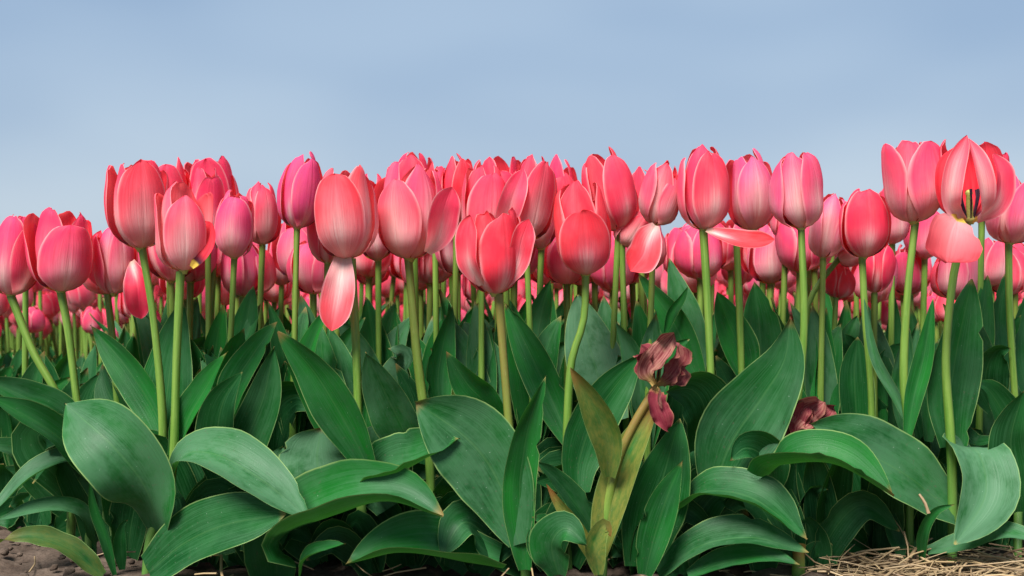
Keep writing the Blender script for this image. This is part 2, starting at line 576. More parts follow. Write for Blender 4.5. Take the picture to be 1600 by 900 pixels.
def flower_meshes(R, H, seed, rot=0.0, top=0.62, openn=0.0, ragged=0.0, skip=(), res=(13, 17), extra=()):
    """pistil mesh and six petal meshes of one flower, in the flower's own frame (z up its axis)"""
    rng = random.Random(seed)
    top += rng.uniform(-.06, .14)
    out = []
    low = rng.randrange(3)
    for q in range(6):
        inner = q % 2
        phi = -math.pi / 2 + rot + q * math.pi / 3 + rng.uniform(-.20, .20)
        hh = H * (rng.uniform(.90, .99) if not inner else rng.uniform(.96, 1.06))
        if not inner and q // 2 == low:
            hh *= rng.uniform(.84, .97)
        am = rng.uniform(50, 70) if not inner else rng.uniform(46, 60)
        tp = min(top + (rng.uniform(-.18, .16) if not inner else rng.uniform(-.30, .02)), .98)
        g = Geo()
        petal(g, R * (rng.uniform(.985, 1.06) if not inner else rng.uniform(.88, .94)), hh, phi, math.radians(am), tp, inner, rng, res[0], res[1],
              lean=openn + (rng.uniform(-.01, .07) if not inner else rng.uniform(-.03, .01)), ragged=ragged + rng.choice((0, .01, .02, .03)), body=seed * 3.1)
        if q not in skip:
            out.append(g.mesh('petal', [M_PETAL]))
    for phi, fr, fh, tp, am, ln in extra:
        g = Geo()
        petal(g, R * fr, H * fh, phi, math.radians(am), tp, 0, rng, 15, 19, lean=ln, body=seed * 3.1)
        out.append(g.mesh('petal', [M_PETAL]))
    return pistil_mesh(R, H), out


def frame(axis):
    z = axis.normalized()
    x = (Vector((1, 0, 0)) - z * z.x).normalized()
    y = z.cross(x)
    return Matrix((x, y, z)).transposed()


MAT = {}


def place(o, m):
    MAT[o.name] = m
    o.matrix_local = m


seed_no = [100]


def nseed():
    seed_no[0] += 1
    return seed_no[0]


def add_leaf(root, pts, hw, d=(1.0, 1.0), n=(0, -1, .25), n1=None, g=.25, y=0.0, b=.5, label=None, **kw):
    """a leaf of plant root; pts are photo pixels base to tip, d its depth at base and tip, hw its half width in photo pixels"""
    k = len(pts)
    P3 = []
    for i, p in enumerate(pts):
        dd = p[2] if len(p) > 2 else d[0] + (d[1] - d[0]) * i / (k - 1)
        P3.append(P(p[0], p[1], dd))
    dm = (d[0] + d[1]) / 2
    geo = blade(Geo(), P3, hw / F * dm, n, n1, seed=nseed(), **kw)
    return link('leaf', geo.mesh('leaf', [M_LEAF], root.location), root, (g, y, b), label)


def plant_root(name, px, d, label, cat, group=None):
    o = bpy.data.objects.new(name, None)
    COL.objects.link(o)
    o.empty_display_size = 0.02
    o.location = ((px - 800.0) / F * d, d, gz(d))
    return tag(o, label, cat, group)


def add_stem(root, pts, d, r=6.6, red=0.0, dbot=None):
    """stem from the ground (first) to the head (last), in photo pixels"""
    P3 = [root.location - Vector((0, 0, 0.01))] + [P(x, y, d) for x, y in pts]
    geo = tube(Geo(), P3, r * .94 / F * d, r * .76 / F * d, 10, 22)
    return link('stem', geo.mesh('stem', [M_STEM], root.location), root, (red, 0, 0))


def add_flower(root, base, tip, width, d, rot=0.0, top=.62, openn=0.0, pale=.5, vio=.3, red=.4, ragged=0.0, toward=0.0, skip=(), res=(13, 17), extra=()):
    b, t = P(base[0], base[1], d), P(tip[0], tip[1], d)
    ax = t - b
    H = ax.length
    ax = ax + Vector((0, -toward * H, 0))
    R = width / 2 / F * d / 1.10
    pm, pets = flower_meshes(R, H, nseed(), rot, top, openn, ragged, skip, res, extra)
    fl = link('flower', pm, root)
    place(fl, Matrix.Translation(b - root.location) @ frame(ax).to_4x4())
    rng = random.Random(nseed())
    for me in pets:
        link('petal', me, fl, (min(max(pale * 1.15 - .08 + rng.uniform(-.28, .28), 0), 1), min(max(vio + rng.uniform(-.15, .2), 0), 1), min(max(red + rng.uniform(-.2, .2), 0), 1)))
    return fl


def loose_petal(root, fl, pts, hw, d, n, inside=False, col=(.3, .1, .7), label=None, mat=None, **kw):
    """a petal of flower fl that has come away and hangs; pts from its foot to its tip in photo pixels"""
    k = len(pts)
    P3 = [P(p[0], p[1], p[2] if len(p) > 2 else d) for p in pts]
    kw.setdefault('b0', .25)
    kw.setdefault('vm', .6)
    kw.setdefault('sharp', 2.6)
    kw.setdefault('wave', .04)
    geo = blade(Geo(), P3, hw / F * d, n, seed=nseed(), flip=inside, nu=13, nv=24, **kw)
    me = geo.mesh('petal', [mat or M_PETAL])
    o = link('petal', me, fl, col, label)
    inv = MAT[fl.name].inverted() @ Matrix.Translation(-root.location)
    me.transform(inv)
    return o


# ------------------------------------------------------------------ ground
def build_ground():
    xs = [-600, -200, -60, -20, -8, -4, -2.4, -1.6] + [i * .02 for i in range(-60, 61)] + [1.6, 2.4, 4, 8, 20, 60, 200, 600]
    ys = [-200, -40, -10, -3, -1, 0, .3, .5] + [.6 + i * .016 for i in range(76)] + [1.9, 2.1, 2.4, 2.8, 3.4, 5, 8, 14, 30, 80, 200, 600, 1500]
    g = Geo()
    rows, uvs = [], []
    for y in ys:
        row, ur = [], []
        for x in xs:
            z = gz(y)
            if abs(x) < 1.3 and .5 < y < 1.9:
                z += .010 * noise.noise(Vector((x * 9, y * 9, 0))) + .012 * max(0, noise.noise(Vector((x * 28, y * 28, 3)))) + .006 * noise.noise(Vector((x * 70, y * 70, 7)))
            row.append(Vector((x, y, z - .006)))
            ur.append((x, y))
        rows.append(row)
        uvs.append(ur)
    g.grid(rows, uvs)
    o = link('ground', g.mesh('ground', [M_SOIL]))
    o['kind'] = 'structure'
    o['label'] = 'brown crumbly soil of the tulip field'


build_ground()

# ------------------------------------------------------------------ front tulips, each with its own stem, leaves and flower
UP = (0, -.5, .85)
T = 'tulip'

# pale flower with the red gap, low stem and the big bottom leaves
r = plant_root('tulip', 228, 1.0, 'pale pink tulip with a dark red opening low on one side of its cup', T)
add_stem(r, [(236, 835), (262, 770), (271, 715), (276, 560), (282, 424)], 1.0, 8.2)
f = add_flower(r, (287, 424), (281, 288), 86, 1.0, .25, .55, .0, .95, .1, .4, skip=(1,))
loose_petal(r, f, [(300, 418, .985), (318, 395, .985), (326, 372, .99), (322, 345, 1.0)], 17, .985, (-.3, -1, 0), True, (.0, .0, .3), 'dark red petal seen from inside at the gap')
add_leaf(r, [(252, 836, .999), (230, 768, .968), (177, 698, .955), (101, 630, .985)], 60, (.935, .985), (-.2, -.85, .6), g=.6, b=.6, cup=14, wave=.03, vm=.5, b0=.3, sharp=2.3)
add_leaf(r, [(270, 742), (292, 708), (345, 712), (410, 752), (484, 812)], 47, (.99, .93), (.05, -.62, .8), g=.75, b=.5, cup=32, vm=.5)
add_leaf(r, [(233, 894), (290, 848), (360, 818), (447, 803)], 50, (.98, .93), (-.1, -.85, .5), g=.25, b=.3, cup=20, vm=.5, b0=.6, sharp=2.6)
add_leaf(r, [(272, 715), (292, 660), (325, 600), (356, 549)], 28, (1.01, .99), (-.5, -.8, .1), g=.1, b=.9, cup=50)
add_leaf(r, [(180, 898), (165, 840), (147, 790), (140, 745)], 10, (.99, .97), g=.1, b=.5, cup=50)
add_leaf(r, [(192, 890), (190, 850), (192, 822), (200, 812)], 13, (1.0, 1.0), g=.1, b=.4, cup=60)

# tall left flower
r = plant_root('tulip', 246, 1.05, 'tall full coral tulip overlapping the pale tulip with the red opening', T)
add_stem(r, [(252, 760), (254, 650), (240, 500), (222, 388)], 1.05, 7.5)
add_flower(r, (220, 389), (212, 251), 94, 1.05, .40, .64, .01, .42, .15, .55)
add_leaf(r, [(262, 740), (258, 660), (268, 560), (286, 470)], 42, (1.07, 1.12), (.1, -1, .2), g=.2, b=.45, vm=.4, cup=18)
add_leaf(r, [(258, 700), (240, 640), (196, 572), (141, 508)], 30, (1.06, 1.1), (-.4, -.9, .3), g=.1, b=.75, cup=30)
add_leaf(r, [(225, 720), (196, 660), (168, 610), (160, 568)], 30, (1.1, 1.14), (-.3, -1, .1), g=.25, b=.3, cup=40)

# two tulips at the left edge
r = plant_root('tulip', 140, 1.08, 'boxy pink tulip with two broad overlapping petals, beside the tulip on the strongly bowed stem', T)
add_stem(r, [(136, 740), (120, 625), (107, 520), (95, 455)], 1.08, 7.5)
add_flower(r, (95, 456), (99, 331), 92, 1.08, .5, .66, .02, .3, .35, .3)
add_leaf(r, [(150, 880), (140, 790), (95, 715), (50, 755)], 30, (1.08, 1.04), (-.3, -.6, .7), g=.15, b=.35, cup=40)
add_leaf(r, [(168, 800), (130, 722), (60, 735), (0, 790), (-30, 815)], 27, (1.06, .98), (-.2, -.45, .9), g=.6, b=.4, cup=40, vm=.5)
add_leaf(r, [(150, 850), (120, 800), (60, 795), (-8, 815)], 22, (1.06, .99), (0, -.5, .85), g=.7, b=.4, cup=30)
add_leaf(r, [(140, 800), (100, 740), (60, 680), (140, 668)], 40, (1.08, 1.03), (-.1, -.9, .2), g=.1, b=.15, cup=30, vm=.5)
add_leaf(r, [(160, 900), (110, 858), (50, 838), (-5, 846)], 20, (.97, .94), (0, -.6, .8), g=.15, y=.28, b=.2, cup=30, wave=.22, label='torn leaf with brown edges lying on the soil')

r = plant_root('tulip', 110, 1.12, 'dusky rounded tulip on a strongly bowed stem at the end of the row', T)
add_stem(r, [(112, 740), (95, 632), (52, 550), (17, 462)], 1.1, 7.5)
add_flower(r, (17, 462), (26, 344), 82, 1.1, .9, .64, .02, .55, .45, .3)
add_leaf(r, [(128, 720), (95, 650), (40, 620), (-30, 590)], 30, (1.06, 1.0), (.2, -.75, .6), g=.3, b=.4, cup=35, vm=.5)
add_leaf(r, [(140, 745), (100, 690), (50, 655), (-20, 618)], 28, (1.04, .98), (.2, -.7, .6), g=.2, b=.5, cup=60, vm=.5)
add_leaf(r, [(100, 800), (40, 720), (0, 700), (-40, 705)], 32, (1.1, 1.05), (0, -.6, .8), g=.3, b=.2, cup=30)

# tilted flower with a loose petal
r = plant_root('tulip', 200, 1.12, 'tilted dusky tulip with one petal falling open and a dark red one hanging below', T)
add_stem(r, [(190, 720), (178, 560), (168, 460)], 1.12, 6.5)
f = add_flower(r, (178, 460), (181, 350), 66, 1.12, .8, .5, .0, .6, .6, .2)
loose_petal(r, f, [(172, 455), (152, 430), (147, 400), (158, 360)], 16, 1.12, (-.3, -1, .1), False, (.1, .2, .3))
loose_petal(r, f, [(206, 408, 1.115), (214, 440, 1.1), (216, 470, 1.1), (220, 498, 1.11)], 21, 1.1, (.1, -1, -.1), False, (0, .0, .1), 'dark red petal hanging below the cup')

# centre-left tall coral tulip
r = plant_root('tulip', 566, 1.0, 'big coral tulip with a cream base and a fallen pale petal hanging below its cup', T)
add_stem(r, [(565, 800), (562, 740), (557, 560), (549, 404)], 1.0, 8.2)
f = add_flower(r, (543, 405), (536, 264), 100, 1.0, .12, .66, .02, .7, .05, .75)
loose_petal(r, f, [(536, 403, .995), (532, 438, .985), (526, 475, .98), (518, 517, .975)], 27, .98, (.1, -1, .25), False, (.75, .0, .9), 'fallen pale petal hanging under the cup, coral at its tip', vm=.62, b0=.5, sharp=3)
add_leaf(r, [(578, 735), (540, 660), (490, 580), (434, 518)], 37, (.985, .95), (-.25, -.95, .25), g=.2, b=.8, cup=28, vm=.45)
add_leaf(r, [(520, 800), (505, 760), (495, 715), (502, 668)], 66, (1.0, 1.005), (-.1, -.85, .5), g=1, b=.5, cup=14, vm=.45, b0=.7, sharp=2.6)
add_leaf(r, [(432, 900), (440, 838), (520, 800), (610, 776), (692, 808)], 76, (.98, .92), (.1, -.45, .9), g=.4, b=.6, cup=78, vm=.5, b0=.6)
add_leaf(r, [(470, 898), (478, 872), (505, 858), (540, 850)], 17, (.95, .92), (0, -.5, .85), g=.2, b=.6, cup=40)
add_leaf(r, [(455, 760), (445, 735), (438, 715), (442, 697)], 26, (1.02, 1.02), g=.8, b=.4, cup=30)
add_leaf(r, [(500, 880), (470, 830), (440, 800), (405, 745)], 36, (1.02, .98), (-.2, -.8, .5), g=.4, b=.5, cup=25)

# large pale-pink tulip centre
r = plant_root('tulip', 676, 1.05, 'largest pink tulip, white flame up its broad front petal, another petal spreading outwards', T)
add_stem(r, [(672, 740), (668, 680), (652, 560), (638, 405)], 1.05, 8.4, .35)
f = add_flower(r, (640, 405), (640, 262), 104, 1.05, -.22, .66, .03, .85, .3, .35)
loose_petal(r, f, [(668, 395, 1.02), (684, 370, 1.01), (694, 325, 1.0), (706, 292, 1.0)], 26, 1.0, (.35, -.9, .1), False, (.4, .2, .4), vm=.62)
add_leaf(r, [(655, 712), (630, 670), (600, 610), (572, 549)], 40, (1.02, .97), (-.3, -.95, .2), g=.55, b=.55, cup=26)
add_leaf(r, [(615, 790), (590, 745), (585, 700), (607, 664)], 42, (1.01, 1.02), (-.2, -.9, .3), g=.6, b=.35, cup=20, b0=.7, sharp=2.6)
add_leaf(r, [(580, 770), (600, 740), (650, 722), (718, 684)], 58, (.995, .955), (.05, -.55, .85), g=.3, b=.5, cup=66, wave=.08)
add_leaf(r, [(582, 735), (572, 660), (580, 620), (602, 585)], 32, (1.1, 1.12), (.3, -1, 0), g=.05, b=.7, cup=30)
add_leaf(r, [(625, 660), (618, 600), (630, 556), (605, 545)], 28, (1.15, 1.12), (0, -.7, .6), g=.9, b=.4, cup=20)

# lower ragged tulip
r = plant_root('tulip', 822, .98, 'lower open red tulip with ragged white petal edges on a brown stem', T)
add_stem(r, [(814, 800), (797, 680), (790, 600), (779, 460)], .98, 8.2, .75)
f = add_flower(r, (773, 460), (772, 335), 86, .98, .35, .80, .03, .2, .0, .75, ragged=.05)
loose_petal(r, f, [(752, 446, .97), (733, 410, .96), (730, 370, .96), (735, 336, .965)], 20, .96, (-.4, -.9, .1), False, (.3, 0, .5), wave=.12)
loose_petal(r, f, [(790, 448, .97), (808, 410, .965), (815, 375, .965), (827, 342, .97)], 20, .965, (.3, -.95, .1), False, (.25, .05, .6), wave=.10)
add_leaf(r, [(812, 850), (782, 760), (735, 690), (648, 627)], 68, (.95, .965), (-.35, -.9, .4), g=.5, b=.35, cup=16, vm=.52, b0=.25, sharp=2.2)
add_leaf(r, [(822, 890), (812, 780), (818, 710), (830, 650), (853, 587)], 29, (.955, .93), (-.15, -1, .1), g=.15, b=.9, cup=40, twist=.6, wave=.14)
add_leaf(r, [(786, 668), (760, 630), (730, 600), (697, 549)], 28, (1.0, .97), (-.3, -.9, .3), g=.15, b=.9, cup=36)
add_leaf(r, [(780, 640), (764, 590), (745, 545), (725, 503)], 40, (1.1, 1.14), (-.3, -1, .1), g=.6, b=.4, cup=24)
add_leaf(r, [(690, 660), (684, 600), (690, 550), (707, 478)], 24, (1.08, 1.1), (.4, -1, 0), g=.1, b=.75, cup=40)
add_leaf(r, [(780, 886), (700, 868), (620, 862), (540, 881)], 62, (.965, .93), (0, -.36, .95), g=.3, b=.7, cup=74, vm=.5, b0=.6)
add_leaf(r, [(815, 890), (770, 845), (725, 815), (688, 872)], 44, (1.0, .95), (-.1, -.7, .7), g=.3, b=.25, cup=22)
add_leaf(r, [(668, 700), (670, 668), (678, 640), (686, 622)], 20, (1.06, 1.06), g=.6, b=.4, cup=40)

# tulip with a drooped front petal
r = plant_root('tulip', 888, 1.02, 'coral tulip whose broad front petal has dropped forward over the cup, on a curving stem', T)
add_stem(r, [(886, 740), (887, 650), (893, 565), (912, 500), (915, 430)], 1.02, 7.6)
f = add_flower(r, (915, 430), (908, 290), 86, 1.02, .5, .66, .02, .3, .0, .9, skip=(0,), extra=((-1.57, 1.12, .70, 1.0, 66, .06),))
f.children[-1]['label'] = 'broad coral petal fallen forward over the cup'
add_leaf(r, [(890, 690), (860, 620), (825, 545), (788, 472)], 30, (1.04, 1.08), (-.3, -1, .2), g=.15, b=.8, cup=30)
add_leaf(r, [(955, 660), (935, 590), (915, 520), (902, 461)], 45, (1.08, 1.12), (.0, -.9, .4), g=.95, b=.45, cup=12, vm=.45, b0=.6)
add_leaf(r, [(848, 600), (840, 540), (846, 490), (861, 436)], 24, (1.14, 1.16), (-.3, -1, .1), g=.2, b=.6, cup=40)
add_leaf(r, [(912, 780), (905, 730), (908, 690), (900, 650)], 26, (1.04, 1.04), g=.05, b=.5, cup=30)
add_leaf(r, [(872, 898), (862, 850), (885, 825), (918, 852)], 34, (.95, .92), (-.3, -.8, .5), g=.3, b=.5, cup=30, wave=.15)
add_leaf(r, [(870, 890), (845, 850), (850, 815), (832, 808)], 26, (.96, .94), (.1, -.9, .3), g=.3, b=.6, cup=30)
add_leaf(r, [(932, 838), (905, 795), (870, 750), (838, 722)], 22, (1.0, .97), (.2, -.8, .6), g=.3, b=.35, cup=30)

# withered tulip
r = plant_root('withered_tulip', 940, .97, 'withered brown-red tulip with shrivelled petals on a yellowing plant', 'withered tulip')
P3 = [r.location - Vector((0, 0, .01))] + [P(x, y, .97) for x, y in [(948, 800), (965, 720), (992, 660), (1026, 604)]]
link('stem', tube(Geo(), P3, .0046, .0042, 10, 20).mesh('stem', [M_STEM], r.location), r, (1, 0, 0))
f = link('flower', pistil_mesh(.016, .05), r)
place(f, Matrix.Translation(P(1027, 602, .97) - r.location) @ frame(Vector((.1, -.2, 1))).to_4x4())
W = dict(mat=M_WITHER, wave=.55, sharp=2.2)
loose_petal(r, f, [(1024, 600), (1012, 580), (1030, 555), (1054, 521)], 24, .955, (-.5, -1, -.1), False, (0, 0, 0), cup=70, **W)
loose_petal(r, f, [(1026, 602), (1040, 585), (1056, 560), (1062, 536)], 21, .965, (.5, -1, .1), False, (.5, 0, 0), cup=80, **W)
loose_petal(r, f, [(1022, 598), (1010, 575), (1012, 552), (1002, 539)], 20, .965, (-.6, -1, .3), False, (.9, 0, 0), cup=60, **W)
loose_petal(r, f, [(1035, 600), (1058, 590), (1064, 570), (1066, 552)], 15, .975, (.8, -.8, .1), False, (.6, 0, 0), cup=80, **W)
loose_petal(r, f, [(1026, 604, .965), (1024, 625, .95), (1034, 650, .945), (1043, 674, .945)], 18, .95, (.1, -1, 0), True, (1, 0, 0), 'dark dried petal hanging down', cup=40, **W)
loose_petal(r, f, [(1027, 604), (1031, 612), (1030, 625), (1035, 640)], 3, .943, (0, -1, 0), False, (0, 0, 0), **W)
add_leaf(r, [(952, 745), (950, 690), (925, 630), (891, 574)], 27, (.96, .93), (-.2, -1, .1), g=.15, y=.55, b=.7, cup=45, label='olive leaf with a browned tip')
add_leaf(r, [(938, 866), (955, 790), (985, 705), (1032, 622)], 31, (.965, .97), (-.35, -.9, .2), g=.1, y=.75, b=.7, cup=40, b0=.45, label='dying yellow-brown leaf')
add_leaf(r, [(940, 895), (905, 830), (875, 790), (853, 755)], 13, (.96, .95), (-.2, -1, .2), g=.1, y=.9, b=.6, cup=40, label='narrow leaf with a dry yellow edge')
add_leaf(r, [(935, 898), (930, 850), (945, 820), (955, 840)], 18, (.94, .94), g=.2, y=.6, b=.7, cup=40)
add_leaf(r, [(905, 770), (905, 720), (935, 640), (1004, 551)], 40, (1.0, 1.03), (.2, -1, .1), g=.05, b=.35, cup=24)

# tulip behind the withered one
r = plant_root('tulip', 1118, 1.05, 'tall narrow tulip with a deep fold down its front, rising behind the withered brown-red tulip', T)
add_stem(r, [(1115, 720), (1112, 620), (1106, 480), (1099, 360)], 1.05, 7.8)
f = add_flower(r, (1099, 360), (1102, 228), 78, 1.05, .52, .50, .0, .35, .15, .45)
add_leaf(r, [(1000, 885), (1015, 810), (1040, 730), (1062, 654)], 50, (.98, .97), (.15, -1, .2), g=.15, b=.4, cup=22, b0=.55)
add_leaf(r, [(1008, 898), (1022, 840), (1045, 770), (1067, 719)], 30, (.95, .94), (-.3, -1, .2), g=.1, b=.55, cup=50)
add_leaf(r, [(1095, 700), (1100, 640), (1080, 608), (1040, 612)], 46, (1.02, .98), (.35, -.9, -.25), g=.05, b=.1, cup=30, vm=.5, b0=.6)
add_leaf(r, [(1112, 775), (1142, 692), (1190, 622), (1226, 562), (1234, 495)], 64, (.99, 1.0), (.0, -1, .25), g=.3, b=.3, cup=16, vm=.40, b0=.3, sharp=1.35)
add_leaf(r, [(1098, 620), (1080, 570), (1050, 500), (998, 428)], 26, (1.1, 1.12), (-.3, -1, .2), g=.2, b=.75, cup=34)
add_leaf(r, [(1090, 590), (1080, 530), (1060, 460), (1045, 404)], 26, (1.16, 1.2), (.2, -1, .1), g=.5, b=.5, cup=20)
add_leaf(r, [(1170, 600), (1155, 545), (1135, 495), (1120, 456)], 30, (1.12, 1.14), (.1, -1, .1), g=.05, b=1, cup=24)
add_leaf(r, [(1040, 520), (1050, 490), (1065, 468), (1075, 448)], 9, (1.1, 1.1), g=.1, b=.9, cup=50)
add_leaf(r, [(1210, 760), (1195, 715), (1165, 700), (1140, 720)], 36, (1.0, .96), (-.1, -.9, .3), g=.05, b=.25, cup=50)
add_leaf(r, [(1070, 790), (1110, 768), (1180, 780), (1262, 842)], 46, (.98, .92), (.15, -.5, .85), g=.3, b=.35, cup=45, vm=.5, b0=.6)
add_leaf(r, [(1030, 900), (1090, 855), (1170, 840), (1264, 863)], 40, (.96, .92), (0, -.45, .9), g=.45, b=.45, cup=34, vm=.55)
add_leaf(r, [(1075, 900), (1130, 880), (1190, 870), (1250, 882)], 26, (.94, .91), (0, -.5, .85), g=.3, b=.5, cup=40)
add_leaf(r, [(1110, 850), (1110, 800), (1130, 790), (1175, 800)], 40, (1.06, 1.02), (0, -.9, .2), g=.05, b=.1, cup=30)

# broad rounded pink tulip and the falling petal
r = plant_root('tulip', 1165, 1.1, 'rosy tulip with a coral petal hanging out sideways below it, beside the tall narrow tulip', T)
add_stem(r, [(1160, 640), (1156, 500), (1150, 360)], 1.1, 6.6)
f = add_flower(r, (1176, 360), (1168, 241), 80, 1.1, .0, .58, .0, .8, .7, .2)
loose_petal(r, f, [(1104, 360, 1.04), (1135, 370, 1.03), (1170, 378, 1.02), (1210, 374, 1.02)], 19, 1.03, (0, -.85, .55), False, (.05, 0, 1), 'coral petal hanging out sideways', cup=30)
add_leaf(r, [(1195, 620), (1190, 560), (1185, 500), (1178, 440)], 36, (1.18, 1.2), (.2, -1, .1), g=.2, b=.5, cup=20)

r = plant_root('tulip', 1240, 1.02, 'violet-pink tulip with a small dark gap between its petals, behind the biggest upright leaf', T)
add_stem(r, [(1240, 720), (1256, 520), (1252, 358)], 1.04, 7.0)
add_flower(r, (1252, 358), (1240, 238), 82, 1.04, .55, .52, .0, .75, .6, .25)
add_leaf(r, [(1198, 745), (1230, 722), (1310, 722), (1396, 776)], 50, (.955, .895), (.1, -.45, .9), g=.2, b=.8, cup=68, vm=.45, b0=.7)
add_leaf(r, [(1245, 700), (1255, 640), (1262, 580), (1268, 500)], 22, (1.1, 1.12), (-.3, -1, .1), g=.05, b=.8, cup=40)
add_leaf(r, [(1215, 740), (1230, 690), (1245, 650), (1250, 600)], 30, (1.03, 1.04), g=.05, b=.45, cup=30)
add_leaf(r, [(1285, 898), (1275, 880), (1280, 865), (1300, 850)], 30, (1.0, .99), g=.3, b=.4, cup=20)

r = plant_root('tulip', 1362, 1.06, 'rounded coral tulip with closed overlapping petals, just above the small red nodding bud', T)
add_stem(r, [(1362, 640), (1352, 500), (1347, 403)], 1.06, 6.6)
add_flower(r, (1349, 403), (1350, 297), 80, 1.06, .05, .56, .0, .5, .2, .4)
add_leaf(r, [(1424, 672), (1400, 620), (1366, 555), (1350, 465)], 9, (1.02, 1.03), (-.4, -.9, .3), g=.7, b=.7, cup=40)
add_leaf(r, [(1345, 700), (1338, 640), (1335, 580), (1340, 526)], 29, (1.1, 1.1), g=.05, b=.35, cup=22, b0=.7, sharp=2.8)
add_leaf(r, [(1320, 620), (1318, 570), (1326, 530), (1340, 493)], 24, (1.18, 1.2), g=.4, b=.6, cup=30)

r = plant_root('tulip', 1420, 1.02, 'deep pink tulip leaning out over two parallel stems, its petals loosely parted at the top', T)
add_stem(r, [(1421, 690), (1412, 590), (1418, 460), (1430, 348)], 1.02, 7.6)
f = add_flower(r, (1428, 348), (1425, 220), 90, 1.02, .45, .66, .01, .5, .2, .5)
add_leaf(r, [(1418, 680), (1428, 620), (1445, 550), (1458, 466)], 17, (1.01, 1.02), (-.4, -1, .1), g=.05, b=.85, cup=45)
add_leaf(r, [(1412, 680), (1405, 620), (1410, 560), (1420, 510)], 22, (1.08, 1.1), (.3, -1, .1), g=.5, b=.6, cup=30)
add_leaf(r, [(1448, 690), (1450, 640), (1442, 590), (1436, 545)], 20, (1.08, 1.1), (.3, -1, .1), g=.3, b=.6, cup=30)

r = plant_root('tulip', 1488, 1.0, 'open tulip showing its dark centre, with one petal dropped below it from a yellow foot', T)
add_stem(r, [(1488, 760), (1485, 680), (1478, 560), (1490, 430), (1510, 350)], 1.0, 8.0)
f = add_flower(r, (1516, 346), (1510, 212), 92, 1.0, .0, .70, .02, .45, .05, .55, skip=(0, 1, 5))
loose_petal(r, f, [(1506, 345, .985), (1481, 315, .97), (1478, 270, .965), (1490, 230, .975)], 15, .97, (-.5, -.9, 0), True, (.4, 0, .4))
loose_petal(r, f, [(1507, 345, .985), (1486, 320, .955), (1491, 265, .95), (1511, 211, .96)], 17, .955, (-.25, -1, .1), False, (.95, .1, .6), cup=40)
loose_petal(r, f, [(1520, 346, .985), (1538, 318, .955), (1531, 265, .95), (1514, 216, .965)], 18, .955, (.3, -1, .1), False, (.95, .1, .5), cup=40)
loose_petal(r, f, [(1524, 345, .985), (1556, 318, .97), (1564, 275, .965), (1552, 240, .97)], 22, .97, (.4, -1, .1), False, (.3, .2, .5), cup=40)
loose_petal(r, f, [(1497, 341, .965), (1490, 360, .94), (1484, 385, .93), (1480, 410, .925)], 44, .94, (.08, -1, .45), True, (.97, 0, .9), 'petal dropped below the cup with a yellow foot', vm=.80, b0=.10, sharp=4.5, cup=22, wave=.10)
add_leaf(r, [(1487, 698), (1482, 630), (1495, 550), (1518, 436)], 42, (1.02, 1.03), (.05, -1, .15), g=.25, b=.5, cup=18, vm=.4, b0=.55)
add_leaf(r, [(1532, 800, 1.03), (1512, 745, 1.02), (1508, 704, 1.0), (1530, 712, .972), (1540, 775, .95), (1492, 851, .93)], 48, (1.0, .93), (-.2, -.4, .9), (.25, -.9, .3), g=.9, b=.4, cup=20, vm=.66, b0=.3)
add_leaf(r, [(1490, 800), (1420, 745), (1350, 705), (1264, 662)], 66, (1.0, .965), (-.05, -.75, .65), g=.55, b=.45, cup=16, vm=.5, b0=.4)
add_leaf(r, [(1440, 880), (1440, 835), (1460, 800), (1492, 788)], 10, (.98, .95), g=.1, b=.6, cup=40)
add_leaf(r, [(1450, 862), (1510, 850), (1570, 832), (1640, 850)], 26, (.98, .93), (0, -.5, .85), g=.7, b=.5, cup=24)
add_leaf(r, [(1385, 790), (1395, 830), (1405, 860), (1412, 885)], 14, (1.02, 1.0), g=.3, b=.3, cup=30)

r = plant_root('tulip', 1590, 1.02, 'plump closed rose-violet tulip at the picture edge beyond the open tulip', T)
add_stem(r, [(1590, 700), (1578, 500), (1576, 380)], 1.06, 6.6)
add_flower(r, (1577, 381), (1590, 277), 82, 1.06, .1, .5, .0, .55, .75, .2)
add_leaf(r, [(1590, 800), (1585, 740), (1580, 680), (1600, 610)], 46, (1.0, .97), (-.1, -1, .1), g=.1, b=.25, cup=24)
add_leaf(r, [(1600, 720), (1575, 660), (1545, 610), (1525, 600)], 30, (1.06, 1.02), (-.2, -.8, .5), g=.1, b=.5, cup=30)
add_leaf(r, [(1552, 640), (1540, 590), (1555, 550), (1580, 545)], 34, (1.08, 1.05), (0, -1, -.1), g=.05, b=.15, cup=34)
add_leaf(r, [(1530, 600), (1530, 550), (1535, 490), (1543, 430)], 20, (1.1, 1.12), (-.2, -1, .1), g=.15, b=.6, cup=26)
add_leaf(r, [(1562, 600), (1560, 540), (1560, 490), (1571, 428)], 25, (1.12, 1.14), (.3, -1, .1), g=.3, b=.45, cup=26)
add_leaf(r, [(1605, 620), (1592, 560), (1594, 510), (1604, 460)], 26, (1.14, 1.16), (.3, -1, .1), g=.3, b=.5, cup=26)
add_leaf(r, [(1500, 660), (1520, 690), (1550, 690), (1575, 695)], 16, (1.06, 1.03), UP, g=.2, b=.3, cup=26)

# nodding bud and the bowed stem above it
r = plant_root('tulip', 1300, 1.14, 'small bright red closed bud low among the stems', T)
add_stem(r, [(1300, 640), (1303, 540), (1306, 464)], 1.14, 5.5)
add_flower(r, (1307, 466), (1315, 410), 48, 1.14, .4, .42, .0, .05, .1, .8)
r = plant_root('tulip', 1262, 1.12, 'pale tulip lying sideways on a stem bowed over the small red bud', T)
add_stem(r, [(1258, 640), (1260, 500), (1272, 455), (1311, 404)], 1.12, 5.5)
add_flower(r, (1309, 405), (1352, 390), 42, 1.12, .4, .5, .0, .95, .3, .2)
add_leaf(r, [(1275, 620), (1285, 560), (1290, 500), (1283, 430)], 16, (1.2, 1.22), g=.2, b=.7, cup=40)

